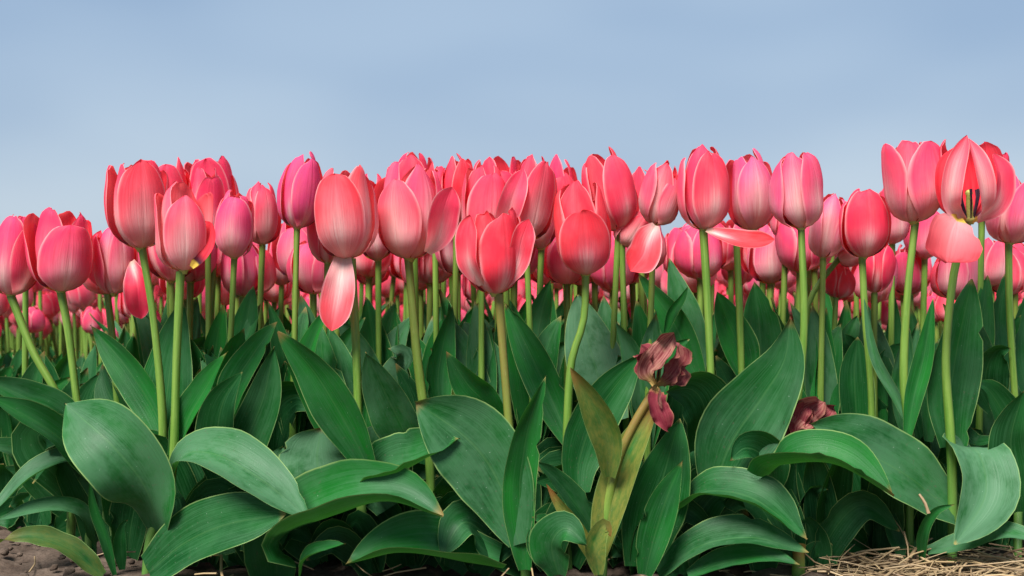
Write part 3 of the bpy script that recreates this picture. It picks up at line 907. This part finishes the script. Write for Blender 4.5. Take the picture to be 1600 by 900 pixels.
# withered flower low behind the big horizontal leaf
r = plant_root('withered_tulip', 1258, 1.08, 'shrivelled crimson tulip head sunk low between the leaves', 'withered tulip')
P3 = [r.location - Vector((0, 0, .01)), P(1256, 780, 1.08), P(1254, 690, 1.08)]
link('stem', tube(Geo(), P3, .005, .0042, 8, 10).mesh('stem', [M_STEM], r.location), r, (1, 0, 0))
f = link('flower', pistil_mesh(.014, .04), r)
place(f, Matrix.Translation(P(1256, 690, 1.08) - r.location) @ frame(Vector((.25, -.2, 1))).to_4x4())
for pts, hw_, c_ in (([(1250, 694), (1240, 668), (1262, 642), (1288, 628)], 28, .2), ([(1256, 692), (1268, 670), (1288, 648), (1304, 634)], 22, .6),
                     ([(1252, 692), (1246, 675), (1252, 646), (1266, 628)], 20, .8), ([(1258, 692), (1280, 682), (1290, 660), (1284, 644)], 12, .4)):
    loose_petal(r, f, pts, hw_, 1.0, (-.2, -1, .1), False, (c_, 0, 0), cup=65, **W)
add_leaf(r, [(1262, 760), (1290, 720), (1310, 680), (1330, 668)], 22, (1.12, 1.12), (0, -.7, .6), g=.8, b=.4, cup=30)
add_leaf(r, [(1245, 790), (1235, 740), (1220, 720), (1204, 735)], 24, (1.06, 1.04), g=.05, b=.3, cup=40)

# ------------------------------------------------------------------ second rows: heads on the skyline and between the front stems
SECOND = [
    # base, tip, width, depth, rot, top, pale, violet, label
    ((40, 440), (36, 336), 74, 1.3, .3, .6, .4, .3, 'pink tulip peering over the gap between the two end tulips of the row'),
    ((268, 440), (262, 310), 84, 1.16, .5, .6, .5, .5, 'dusky tulip almost hidden behind the pale tulip with the red opening'),
    ((264, 380), (262, 252), 74, 1.2, .2, .62, .2, .1, 'red-topped tulip close behind the tall full coral one, only its crown showing'),
    ((325, 378), (322, 268), 60, 1.12, .55, .58, .45, .3, 'narrow tulip with a dark slit between petals, beside the pale red-gapped tulip'),
    ((336, 372), (330, 250), 84, 1.22, .3, .66, .2, .1, 'broad red-topped tulip with ruffled crown behind the narrow slit one'),
    ((366, 404), (370, 302), 70, 1.08, .1, .42, .6, .6, 'pointed pink tulip with a closed tip, right under the ruffled red crown'),
    ((410, 383), (408, 290), 56, 1.14, .7, .55, .6, .25, 'small upright coral tulip standing alone against the sky near the dark violet closed bud'),
    ((388, 460), (388, 375), 56, 1.35, .3, .55, .7, .5, 'pink tulip low under the pointed closed one'),
    ((440, 447), (438, 358), 44, 1.4, .3, .55, .7, .4, 'pink tulip low between the small upright coral one and the violet bud'),
    ((464, 358), (474, 242), 68, 1.08, .6, .40, .2, .95, 'violet-pink tulip with a tightly closed tapering bud on a dark straight stem'),
    ((512, 412), (508, 300), 62, 1.12, .9, .6, .3, .3, 'tulip with a deep red side petal, tucked behind the big coral cream-based tulip'),
    ((591, 408), (578, 278), 66, 1.18, .2, .55, .4, .4, 'dusky-based tulip squeezed between the big coral and the largest pink tulip'),
    ((648, 372), (644, 240), 84, 1.25, .2, .62, .2, .05, 'red tulip rising directly behind the largest pink tulip'),
    ((680, 376), (682, 262), 60, 1.18, .4, .6, .4, .2, 'tulip with a shadowed base peeping out past the spreading petal of the largest pink tulip'),
    ((713, 356), (712, 243), 60, 1.16, .5, .6, .15, .05, 'slender deep red tulip between the largest pink tulip and the cluster above the ragged one'),
    ((752, 380), (760, 262), 84, 1.1, .4, .66, .5, .1, 'pink tulip with widely parted petals just behind the ragged one'),
    ((790, 378), (778, 246), 76, 1.2, .2, .62, .1, .05, 'red-crowned tulip at the back of the cluster above the ragged tulip'),
    ((822, 376), (842, 250), 72, 1.08, .35, .56, .45, .2, 'tulip leaning outward with a smooth silky front petal beside the ragged one'),
    ((846, 390), (828, 252), 70, 1.17, .3, .58, .2, .3, 'dusky tulip half hidden by the leaning silky one'),
    ((880, 372), (874, 247), 58, 1.3, .3, .6, .15, .1, 'small red tulip crown above the tulip with the dropped front petal'),
    ((966, 361), (936, 241), 80, 1.1, .3, .6, .35, .15, 'coral tulip with a tall back petal, leaning over the dropped-front-petal tulip'),
    ((1003, 372), (1002, 265), 62, 1.25, .5, .62, .15, .05, 'red tulip low on the skyline between two leaning tulips'),
    ((972, 384), (1002, 335), 48, 1.1, .4, .6, 1, .1, 'cream-white tulip on a pale bowed stem'),
    ((1022, 352), (1043, 257), 66, 1.06, .62, .46, .6, .3, 'leaning tulip with a tapering bud and one petal hanging from its foot'),
    ((974, 447), (975, 384), 52, 1.3, .2, .6, .3, .4, 'dusky tulip under the petal hanging from the leaning bud'),
    ((1078, 446), (1079, 362), 44, 1.4, .5, .5, .7, .2, 'pink tulip glimpsed low beside the stem of the tall narrow tulip'),
    ((1228, 376), (1224, 290), 54, 1.22, .5, .6, .4, .4, 'dusky tulip low behind the violet-pink tulip with the small gap'),
    ((1286, 404), (1303, 302), 62, 1.1, .7, .5, .9, .8, 'pale rose tulip leaning towards the rounded coral one'),
    ((1394, 382), (1392, 290), 58, 1.22, .3, .6, .7, .3, 'pale tulip in the shade behind the rounded coral and the deep pink tulips'),
    ((1366, 458), (1374, 375), 50, 1.15, 1.0, .56, .1, .2, 'dark crimson tulip low in the shade below the deep pink leaning one'),
    ((1445, 405), (1440, 320), 62, 1.28, .3, .6, .4, .5, 'dusky tulip just above the petal dropped from the open tulip'),
    ((1534, 344), (1550, 238), 62, 1.12, .4, .56, .4, .3, 'tulip with a broad smooth outer petal close behind the open one'),
    ((1545, 448), (1548, 375), 56, 1.3, .3, .6, .6, .5, 'pink tulip low between the open tulip and the plump rose-violet one'),
    ((1300, 385), (1296, 310), 50, 1.35, .2, .55, .5, .6, 'small rose tulip hardly showing above the pale leaning one'),
]
for base, tip, wd, d, rot, top, pale, vio, label in SECOND:
    px = base[0] + random.Random(base[0]).uniform(-14, 14)
    r = plant_root('tulip', px, d, label, T)
    mid = ((base[0] * .6 + px * .4), base[1] + 110)
    add_stem(r, [(px, 680), mid, base], d, 6.4 / math.sqrt(d), 0.15 * (rot > .4))
    red = random.Random(base[1]).uniform(.15, .75)
    f = add_flower(r, base, tip, wd * .97, d, rot, top, .01, pale, vio, red, res=(11, 15))
    rg = random.Random(base[0] * 7)
    if 'one petal hanging from its foot' in label:
        loose_petal(r, f, [(1024, 352, 1.05), (1012, 375, 1.03), (1004, 400, 1.02), (985, 424, 1.01)], 27, 1.03, (.1, -1, .3), False, (.3, 0, .9), 'petal hanging from the foot of the bud', vm=.7, sharp=3.5)
    if 'widely parted' in label:
        loose_petal(r, f, [(768, 375, 1.08), (788, 345, 1.06), (802, 305, 1.05), (818, 264, 1.06)], 20, 1.06, (.2, -1, .1), False, (.6, .2, .3))
    for k in range(4):
        a = (k - 1.5) * rg.uniform(22, 46) + rg.uniform(-12, 12)
        yb = 640 + 60 * (d > 1.2)
        ty = rg.uniform(458, 560) + (55 if px < 170 else 0)
        add_leaf(r, [(px, yb + 60), (px + a * .15, yb - 30), (px + a * .55, (yb + ty) / 2 - 30), (px + a, ty)], rg.uniform(20, 35), (d + .01, d + rg.uniform(-.03, .05)),
                 (rg.uniform(-.5, .5), -1, rg.uniform(0, .3)), g=rg.choice((.05, .1, .3, .7)), b=rg.uniform(.3, .95), cup=rg.uniform(18, 45), nv=18, nu=7)

# where the front stems stand, for telling the plants between them apart
STEMS_AT = [(-1e9, 'picture edge'), (107, 'boxy pink tulip'), (240, 'tall full coral tulip'), (278, 'pale red-gapped tulip'), (360, 'pointed closed tulip'), (460, 'violet-pink bud'),
            (553, 'cream-based coral tulip'), (645, 'largest pink tulip'), (785, 'ragged tulip'), (912, 'dropped-petal tulip'), (1106, 'tall narrow tulip'), (1156, 'sideways-petal tulip'),
            (1255, 'violet-pink gapped tulip'), (1352, 'rounded coral tulip'), (1415, 'leaning deep pink tulip'), (1484, 'open tulip'), (1578, 'plump edge tulip'), (1e9, 'picture edge beyond')]


def gap(px):
    for (x0, a), (x1, b) in zip(STEMS_AT, STEMS_AT[1:]):
        if x0 <= px < x1:
            return '%s and %s' % (a, b)


# ------------------------------------------------------------------ leafy plants without a flower that fill the bed between the stems
r = plant_root('flowerless_tulip', 358, 1.05, 'plant with dark upright pointed leaves between pale red-gapped tulip and violet-pink bud', 'tulip plant')
add_leaf(r, [(350, 760), (340, 680), (350, 625), (379, 581)], 34, (1.035, 1.03), (-.2, -1, .05), g=.05, b=.15, cup=24, b0=.6)
add_leaf(r, [(362, 770), (385, 690), (412, 620), (428, 541)], 33, (1.045, 1.04), (.3, -1, .05), g=.3, b=.3, cup=22)
add_leaf(r, [(352, 660), (368, 600), (398, 550), (434, 502)], 27, (1.06, 1.06), (-.3, -1, .1), g=.1, b=.7, cup=30)
add_leaf(r, [(372, 640), (376, 560), (386, 500), (396, 446)], 26, (1.1, 1.12), (.1, -1, .1), g=.1, b=.5, cup=24)
r = plant_root('flowerless_tulip', 505, 1.07, 'plant with a small bright side leaf between violet-pink bud and cream-based coral tulip', 'tulip plant')
add_leaf(r, [(520, 700), (495, 630), (470, 590), (445, 564)], 20, (1.03, 1.0), (-.3, -1, .1), g=.05, b=.95, cup=34)
add_leaf(r, [(530, 700), (520, 630), (505, 570), (500, 505)], 34, (1.08, 1.1), (-.2, -1, .1), g=.4, b=.4, cup=24)
add_leaf(r, [(500, 690), (535, 620), (530, 560), (515, 512)], 26, (1.09, 1.12), (.5, -1, .1), g=.3, b=.5, cup=30)
add_leaf(r, [(420, 720), (425, 650), (460, 618), (500, 640)], 40, (1.1, 1.06), (0, -1, -.1), g=.05, b=.05, cup=30)
BLIND_GROUP = 'flowerless plants in the shade of the bed'
rng = random.Random(31)
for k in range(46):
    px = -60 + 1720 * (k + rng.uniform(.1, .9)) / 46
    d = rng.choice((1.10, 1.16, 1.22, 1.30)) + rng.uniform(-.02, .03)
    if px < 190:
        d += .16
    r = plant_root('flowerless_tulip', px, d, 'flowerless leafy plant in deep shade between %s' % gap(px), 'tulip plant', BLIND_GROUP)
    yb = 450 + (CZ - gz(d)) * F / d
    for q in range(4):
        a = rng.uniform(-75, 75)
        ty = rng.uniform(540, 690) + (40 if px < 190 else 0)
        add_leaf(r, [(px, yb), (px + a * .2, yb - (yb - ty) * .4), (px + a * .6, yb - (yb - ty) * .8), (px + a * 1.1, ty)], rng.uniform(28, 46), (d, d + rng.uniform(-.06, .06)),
                 (rng.uniform(-.6, .6), -1, rng.uniform(-.1, .3)), g=rng.choice((.0, .05, .1, .3)), b=rng.uniform(.0, .3), cup=rng.uniform(14, 40), nv=16, nu=7, b0=.55)  # leaf colour kept near black to deepen the shade between plants

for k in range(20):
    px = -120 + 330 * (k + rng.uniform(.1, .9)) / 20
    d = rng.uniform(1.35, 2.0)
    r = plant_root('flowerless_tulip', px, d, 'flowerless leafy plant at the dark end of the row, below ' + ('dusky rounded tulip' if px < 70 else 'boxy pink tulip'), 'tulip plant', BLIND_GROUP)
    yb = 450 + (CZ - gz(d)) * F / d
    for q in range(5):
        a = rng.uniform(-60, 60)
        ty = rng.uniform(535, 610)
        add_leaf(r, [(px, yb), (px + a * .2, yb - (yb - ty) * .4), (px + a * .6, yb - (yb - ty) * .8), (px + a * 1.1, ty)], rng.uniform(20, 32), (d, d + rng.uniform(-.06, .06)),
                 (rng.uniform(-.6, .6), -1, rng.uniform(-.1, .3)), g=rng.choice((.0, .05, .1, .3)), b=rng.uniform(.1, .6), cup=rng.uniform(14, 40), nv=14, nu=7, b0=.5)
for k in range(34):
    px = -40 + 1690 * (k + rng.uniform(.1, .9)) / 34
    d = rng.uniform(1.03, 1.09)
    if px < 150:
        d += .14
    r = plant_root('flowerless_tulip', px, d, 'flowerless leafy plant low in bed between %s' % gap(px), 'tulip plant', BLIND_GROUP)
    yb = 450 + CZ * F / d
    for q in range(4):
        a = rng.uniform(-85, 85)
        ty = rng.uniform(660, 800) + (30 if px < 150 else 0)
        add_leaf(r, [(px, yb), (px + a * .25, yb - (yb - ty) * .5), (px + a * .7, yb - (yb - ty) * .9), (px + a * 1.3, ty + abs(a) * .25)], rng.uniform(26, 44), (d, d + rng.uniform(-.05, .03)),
                 (rng.uniform(-.6, .6), -1, rng.uniform(-.1, .5)), g=rng.choice((.0, .05, .1, .3)), b=rng.uniform(.0, .25), cup=rng.uniform(14, 40), nv=16, nu=7, b0=.6)  # darkest leaf green again, painting in part of the under-canopy shade

for k in range(24):
    px = 265 + 1040 * (k + rng.uniform(.1, .9)) / 24
    d = rng.uniform(.985, 1.03)
    r = plant_root('flowerless_tulip', px, d, 'flowerless leafy plant at front edge between %s' % gap(px), 'tulip plant', BLIND_GROUP)
    yb = 450 + CZ * F / d
    for q in range(3):
        a = rng.uniform(-95, 95)
        ty = rng.uniform(770, 850)
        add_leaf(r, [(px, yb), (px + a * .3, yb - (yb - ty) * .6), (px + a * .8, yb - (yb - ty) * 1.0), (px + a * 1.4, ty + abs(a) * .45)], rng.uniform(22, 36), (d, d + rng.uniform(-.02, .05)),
                 (rng.uniform(-.6, .6), -1, rng.uniform(-.1, .4)), g=rng.choice((.0, .1, .2)), b=rng.uniform(.0, .25), cup=rng.uniform(14, 40), nv=16, nu=7, b0=.6)  # low leaves added, coloured dark, so the lit front soil reads as shade

# ------------------------------------------------------------------ rows behind: built from a few kinds, copied with all their parts
rng = random.Random(5)
HEADS = []
for k in range(8):
    Rr = rng.uniform(.0235, .028)
    HEADS.append(flower_meshes(Rr, rng.uniform(.068, .082), 900 + k, rng.uniform(0, 1), rng.choice((.45, .55, .6, .66)), rng.uniform(0, .03), 0, (), (9, 11)))


def leaf_kind(k, nu, nv):
    rg = random.Random(400 + k)
    L = rg.uniform(.15, .215)
    out = rg.uniform(.02, .13)
    drop = rg.choice((0, 0, 0, .05)) if out > .07 else 0
    pts = [Vector((0, .003, 0)), Vector((out * .12, 0, L * .35)), Vector((out * .5, rg.uniform(-.01, .01), L * .72)), Vector((out, rg.uniform(-.02, .02), L - drop))]
    return blade(Geo(), pts, rg.uniform(.022, .036), (-1, 0, .25), cup=rg.uniform(20, 45), wave=.09, nu=nu, nv=nv, seed=k, b0=.45)


LEAVES = [leaf_kind(k, 7, 14).mesh('leaf', [M_LEAF]) for k in range(10)]
STEMS = []
for k in range(5):
    rg = random.Random(60 + k)
    bx, by = rg.uniform(-.015, .015), rg.uniform(-.015, .015)
    STEMS.append((tube(Geo(), [Vector((0, 0, -.01)), Vector((bx * .5, by * .3, .12)), Vector((bx, by, .24)), Vector((bx * 1.4, by * 1.5, .30))], .0047, .0038, 8, 9).mesh('stem', [M_STEM]), Vector((bx * 1.4, by * 1.5, .30)), Vector((bx * .5, by * .5, .06))))


def kind_of_tulip(k):
    """one tulip with stem, flower > petals and leaves; the others are copies of it"""
    root = bpy.data.objects.new('tulip', None)
    COL.objects.link(root)
    st, head, ax = STEMS[k % len(STEMS)]
    link('stem', st, root, ((k % 4) * .08, 0, 0))
    pm, pets = HEADS[k % len(HEADS)]
    fl = link('flower', pm, root)
    fl.matrix_local = Matrix.Translation(head) @ (frame(ax) @ Matrix.Rotation(k * .9, 3, 'Z')).to_4x4()
    rg = random.Random(k)
    pale, vio, red = rg.uniform(.2, .9), rg.uniform(0, .7), rg.uniform(.1, .8)
    for me in pets:
        link('petal', me, fl, (pale, min(max(vio + rg.uniform(-.1, .2), 0), 1), red))
    a0 = rg.uniform(0, 6.28)
    for q in range(4):
        lf = link('leaf', LEAVES[rg.randrange(len(LEAVES))], root, (rg.choice((.1, .2, .4, .8)), 0, rg.uniform(.3, .9)))
        lf.rotation_euler = (0, 0, a0 + q * 1.6 + rg.uniform(-.4, .4))
        lf.location.z = .02 * q
        s_ = rg.uniform(.85, 1.1)
        lf.scale = (s_, s_, s_ * rg.uniform(.9, 1.05))
    return root


def copy_tree(o, parent=None):
    c = o.copy()
    COL.objects.link(c)
    if parent is not None:
        c.parent = parent
        c.matrix_parent_inverse = o.matrix_parent_inverse
    for ch in list(o.children):
        copy_tree(ch, c)
    return c


def top_limit(px):
    """how high the rows behind may reach, so that the sky shows where the photo shows it"""
    for x0, x1, y in ((-400, 158, 446), (158, 420, 338), (420, 452, 366), (452, 1290, 316), (1290, 1312, 350), (1312, 3000, 352)):
        if x0 <= px < x1:
            return y
    return 384


kinds = [kind_of_tulip(k) for k in range(10)]
used = [False] * len(kinds)
MID_LABEL, MID_GROUP = 'pink tulip in the shaded rows just behind the front plants, low between their stems', 'tulips in the shaded second rows'
placed = []
mids = []
tries = 0
while len(placed) < 172 and tries < 12000:
    tries += 1
    near = len(placed) < 92
    d = rng.uniform(1.2, 1.62) if near else rng.uniform(1.5, 2.15)
    x = rng.uniform(-.60, .60) * d
    px = 800 + F * x / d
    if px < 185 and (near or d < 1.55):
        continue
    if any((x - a) ** 2 + (d - b) ** 2 < .062 ** 2 for a, b in placed):
        continue
    # head top: stay below the skyline of the photo
    s = rng.uniform(.95, 1.3)
    ztop = gz(d) + .385 * s
    zmax = CZ - (top_limit(px) + (rng.uniform(-4, 50) if near else rng.uniform(10, 100)) - 450) / F * d
    if ztop > zmax:
        s = (zmax - gz(d)) / .385
    if s < (.70 if px > 200 else .58):
        continue
    placed.append((x, d))
    k = rng.randrange(len(kinds))
    o = kinds[k] if not used[k] else copy_tree(kinds[k])
    used[k] = True
    o.location = (x, d, gz(d))
    o.rotation_euler = (0, 0, rng.uniform(0, 6.28))
    o.scale = (s ** .75, s ** .75, s) if s < 1 else (s, s, s)
    mids.append((px, 450 - (o.location.z + .30 * o.scale.z - CZ) * F / d, o))
ORD = ['highest', 'second highest', 'third highest', 'fourth highest', 'fifth highest', 'sixth highest', 'seventh highest', 'eighth highest', 'ninth highest', 'tenth highest'] + [w + ' highest' for w in 'eleventh twelfth thirteenth fourteenth fifteenth sixteenth seventeenth eighteenth nineteenth twentieth'.split()] + ['low'] * 40
for (x0, a), (x1, b) in zip(STEMS_AT, STEMS_AT[1:]):
    row = sorted([m for m in mids if x0 <= m[0] < x1], key=lambda m: m[1])
    for k, (_, _, o) in enumerate(row):
        tag(o, '%s shaded rear tulip between %s and %s' % (ORD[k], a, b), T, MID_GROUP)
for k, o in enumerate(kinds):
    if not used[k]:
        for ch in list(o.children_recursive) + [o]:
            bpy.data.objects.remove(ch)


def far_geo(k, nu, nv, nl):
    g = Geo()
    rg = random.Random(800 + k)
    hgt = rg.uniform(.26, .33)
    bx, by = rg.uniform(-.03, .03), rg.uniform(-.03, .03)
    hd = Vector((bx, by, hgt))
    tube(g, [Vector((0, 0, 0)), Vector((bx * .3, by * .3, hgt * .5)), hd], .0046, .004, 5, 4, 1)
    fr = (frame(Vector((bx * 2, by * 2, .3)))).to_4x4()
    g2 = Geo()
    R, H = rg.uniform(.024, .029), rg.uniform(.068, .082)
    top = rg.choice((.45, .55, .62, .68))
    for q in range(6):
        petal(g2, R, H * rg.uniform(.94, 1.03), q * 1.0472 + rg.uniform(-.1, .1), math.radians(64 if q % 2 == 0 else 56), top + rg.uniform(-.1, .1), q % 2, rg, nu, nv, lean=rg.uniform(-.02, .06))
    o = len(g.v)
    mt = Matrix.Translation(hd) @ fr
    g.v += [mt @ p for p in g2.v]
    g.f += [[i + o for i in q] for q in g2.f]
    g.uv += g2.uv
    g.mi += [0] * len(g2.f)
    for q in range(nl):
        a = rg.uniform(0, 6.28) if nl < 2 else q * 6.28 / nl + rg.uniform(-.5, .5)
        L, out_ = rg.uniform(.15, .22), rg.uniform(.03, .13)
        ca, sa = math.cos(a), math.sin(a)
        pts = [Vector((0, 0, 0)), Vector((ca * out_ * .2, sa * out_ * .2, L * .4)), Vector((ca * out_ * .6, sa * out_ * .6, L * .75)), Vector((ca * out_, sa * out_, L * rg.uniform(.85, 1)))]
        blade(g, pts, rg.uniform(.018, .028), (-ca, -sa, .3), cup=28, wave=.08, nu=5 if nu > 4 else 3, nv=7 if nu > 4 else 5, seed=k * 7 + q, slot=2)
    return g


FAR = [far_geo(k, 7, 8, 3).mesh('tulip', [M_PETAL, M_STEM_FAR, M_LEAF_FAR]) for k in range(12)]
FAR_LABEL, FAR_GROUP = 'small soft-focus tulip far back in the field', 'tulips far back in the field'
pf = []
tries = 0
while len(pf) < 74 and tries < 9000:
    tries += 1
    d = math.sqrt(rng.uniform(2.15 ** 2, 2.8 ** 2))
    x = rng.uniform(-.60, .60) * d
    if any((x - a) ** 2 + (d - b) ** 2 < .12 ** 2 for a, b in pf):
        continue
    pf.append((x, d))
    k = rng.randrange(len(FAR))
    o = link('tulip', FAR[k], None, (rng.uniform(.1, .9), rng.uniform(0, .7), rng.uniform(.1, .9)))
    o.location = (x, d, gz(d))
    o.rotation_euler = (0, 0, rng.uniform(0, 6.28))
    s = rng.uniform(.85, 1.1)
    o.scale = (s, s, s)
    tag(o, FAR_LABEL, T, FAR_GROUP)


def far_mass():
    """the rest of the field, past counting: joined low detail tulips"""
    gs = [far_geo(50 + k, 4, 5, 2) for k in range(8)]
    arr = []
    for g in gs:
        arr.append((np.array([tuple(p) for p in g.v], dtype=np.float32), np.array([q for q in g.f], dtype=np.int64), np.array(g.uv, dtype=np.float32), np.array(g.mi, dtype=np.int32)))
    V, Fc, U, MI = [], [], [], []
    off = 0
    rg = random.Random(77)
    spots = []
    for n, d0, d1 in ((1150, 2.2, 4.2), (1500, 4.0, 8.0), (1500, 8.0, 18.0), (900, 18.0, 60.0)):
        for _ in range(n):
            d = math.sqrt(rg.uniform(d0 * d0, d1 * d1))
            spots.append((rg.uniform(-.62, .62) * d, d))
    for x, d in spots:
        v, f, u, mi = arr[rg.randrange(len(arr))]
        a, s = rg.uniform(0, 6.28), rg.uniform(.82, 1.12)
        ca, sa = math.cos(a) * s, math.sin(a) * s
        vv = np.empty_like(v)
        vv[:, 0] = v[:, 0] * ca - v[:, 1] * sa + x
        vv[:, 1] = v[:, 0] * sa + v[:, 1] * ca + d
        vv[:, 2] = v[:, 2] * s + gz(d)
        V.append(vv)
        Fc.append(f + off)
        U.append(u)
        MI.append(mi)
        off += len(v)
    V, Fc, U, MI = np.concatenate(V), np.concatenate(Fc), np.concatenate(U), np.concatenate(MI)
    me = bpy.data.meshes.new('tulip_field')
    me.vertices.add(len(V))
    me.vertices.foreach_set('co', V.ravel())
    me.loops.add(Fc.size)
    me.loops.foreach_set('vertex_index', Fc.ravel().astype(np.int32))
    me.polygons.add(len(Fc))
    me.polygons.foreach_set('loop_start', (np.arange(len(Fc)) * 4).astype(np.int32))
    for m in (M_PETAL, M_STEM_FAR, M_LEAF_FAR):
        me.materials.append(m)
    me.polygons.foreach_set('material_index', MI)
    me.polygons.foreach_set('use_smooth', np.ones(len(Fc), dtype=bool))
    lay = me.uv_layers.new(name='UVMap')
    lay.data.foreach_set('uv', U.ravel())
    me.update(calc_edges=True)
    me.validate()
    o = link('tulip_field', me, None, (.5, .3, .4))
    tag(o, 'mass of distant tulips running to the horizon', 'tulip field', None, 'stuff')


far_mass()


# ------------------------------------------------------------------ straw and clods on the soil
def straw():
    rg = random.Random(9)
    g = Geo()

    def stalk(x, y, z, yaw, tilt, L, r, n):
        dv = Vector((math.cos(yaw) * math.cos(tilt), math.sin(yaw) * math.cos(tilt), math.sin(tilt))) * L
        a = Vector((x, y, z))
        mid = a + dv * .5 + Vector((rg.uniform(-1, 1), rg.uniform(-1, 1), rg.uniform(-.3, 1))) * L * .09
        pts = [a, mid, a + dv]
        ax = dv.cross(Vector((.1, .2, 1))).normalized()
        ay = dv.cross(ax).normalized()
        rows, uvs = [], []
        for j, p in enumerate(pts):
            rows.append([p + ax * r * math.cos(q * 1.2566) + ay * r * .6 * math.sin(q * 1.2566) for q in range(5)])
            uvs.append([(q / 5, n + j * .49) for q in range(5)])
        g.grid(rows, uvs, 0, closed=True)
    n = 0
    for k in range(820):
        x = rg.uniform(.29, .62)
        y = rg.uniform(.88, 1.015)
        if x < .33 and rg.random() < .5:
            continue
        stalk(x, y, rg.uniform(.0, .019 if y < .995 else .010), rg.gauss(0, .7) + rg.choice((0, 3.14)), rg.gauss(0, .16), rg.uniform(.012, .075), rg.choice((.0006, .0008, .0011, .0017)), n)
        n += 1
    for k in range(160):
        x, y = rg.uniform(-.62, .62), rg.uniform(.9, 1.5)
        stalk(x, y, gz(y) + rg.uniform(0, .012), rg.uniform(0, 6.28), rg.gauss(.05, .15), rg.uniform(.01, .07), rg.uniform(.0006, .0015), n)
        n += 1
    for px, py, d, L, yaw, tilt in ((1310, 880, 1.0, .05, 2.6, .9), (1420, 880, .98, .03, 1.6, 1.2), (1420, 850, 1.0, .03, 2.2, .9), (1330, 835, 1.04, .05, 2.6, .5), (330, 870, 1.0, .05, 2.5, .7), (535, 870, .99, .03, 1.4, 1.1), (490, 890, .98, .05, 2.8, .15)):
        p = P(px, py, d)
        stalk(p.x, p.y, p.z, yaw, tilt, L, .0011, n)
        n += 1
    o = link('straw', g.mesh('straw', [M_STRAW]))
    tag(o, 'loose dry straw strewn on the soil along the bed', 'straw', None, 'stuff')


straw()
p = P(1436, 772, .935)
g = Geo()
tube(g, [p, P(1445, 785, .932), P(1451, 802, .93)], .0012, .0016, 6, 5)
tag(link('straw_stalk', g.mesh('straw_stalk', [M_STRAW])), 'single brown straw stuck upright against the broad grey-green leaf', 'straw')
g = Geo()
tube(g, [P(1247, 905, .97), P(1248, 880, .97), P(1248, 851, .97)], .0062, .006, 10, 6)
tag(link('cut_stem', g.mesh('cut_stem', [M_STEM])), 'short cut-off green stem standing by the edge of the straw', 'stem stub')


def clods():
    rg = random.Random(21)
    g = Geo()
    for k in range(420):
        x, y = rg.uniform(-.62, .60), rg.uniform(.9, 1.5)
        if k < 220:
            x = rg.uniform(-.62, -.38)
        r = rg.choice((.0015, .002, .003, .005)) * rg.uniform(.7, 1.4)
        c = Vector((x, y, gz(y) + r * .2))
        rows, uvs = [], []
        sd = rg.uniform(0, 99)
        for j in range(5):
            th = math.pi * j / 4
            row = []
            for i in range(7):
                a = i * 6.2832 / 7
                q = Vector((math.sin(th) * math.cos(a), math.sin(th) * math.sin(a), math.cos(th) * .7))
                row.append(c + q * r * (1 + .6 * noise.noise(q * 1.7 + Vector((sd, 0, 0)))))
            rows.append(row)
            uvs.append([(i / 7, j / 4) for i in range(7)])
        g.grid(rows, uvs, 0, flip=True, closed=True)
    o = link('soil_clods', g.mesh('soil_clods', [M_SOIL]))
    tag(o, 'small crumbs and clods of brown soil', 'soil', None, 'stuff')


clods()
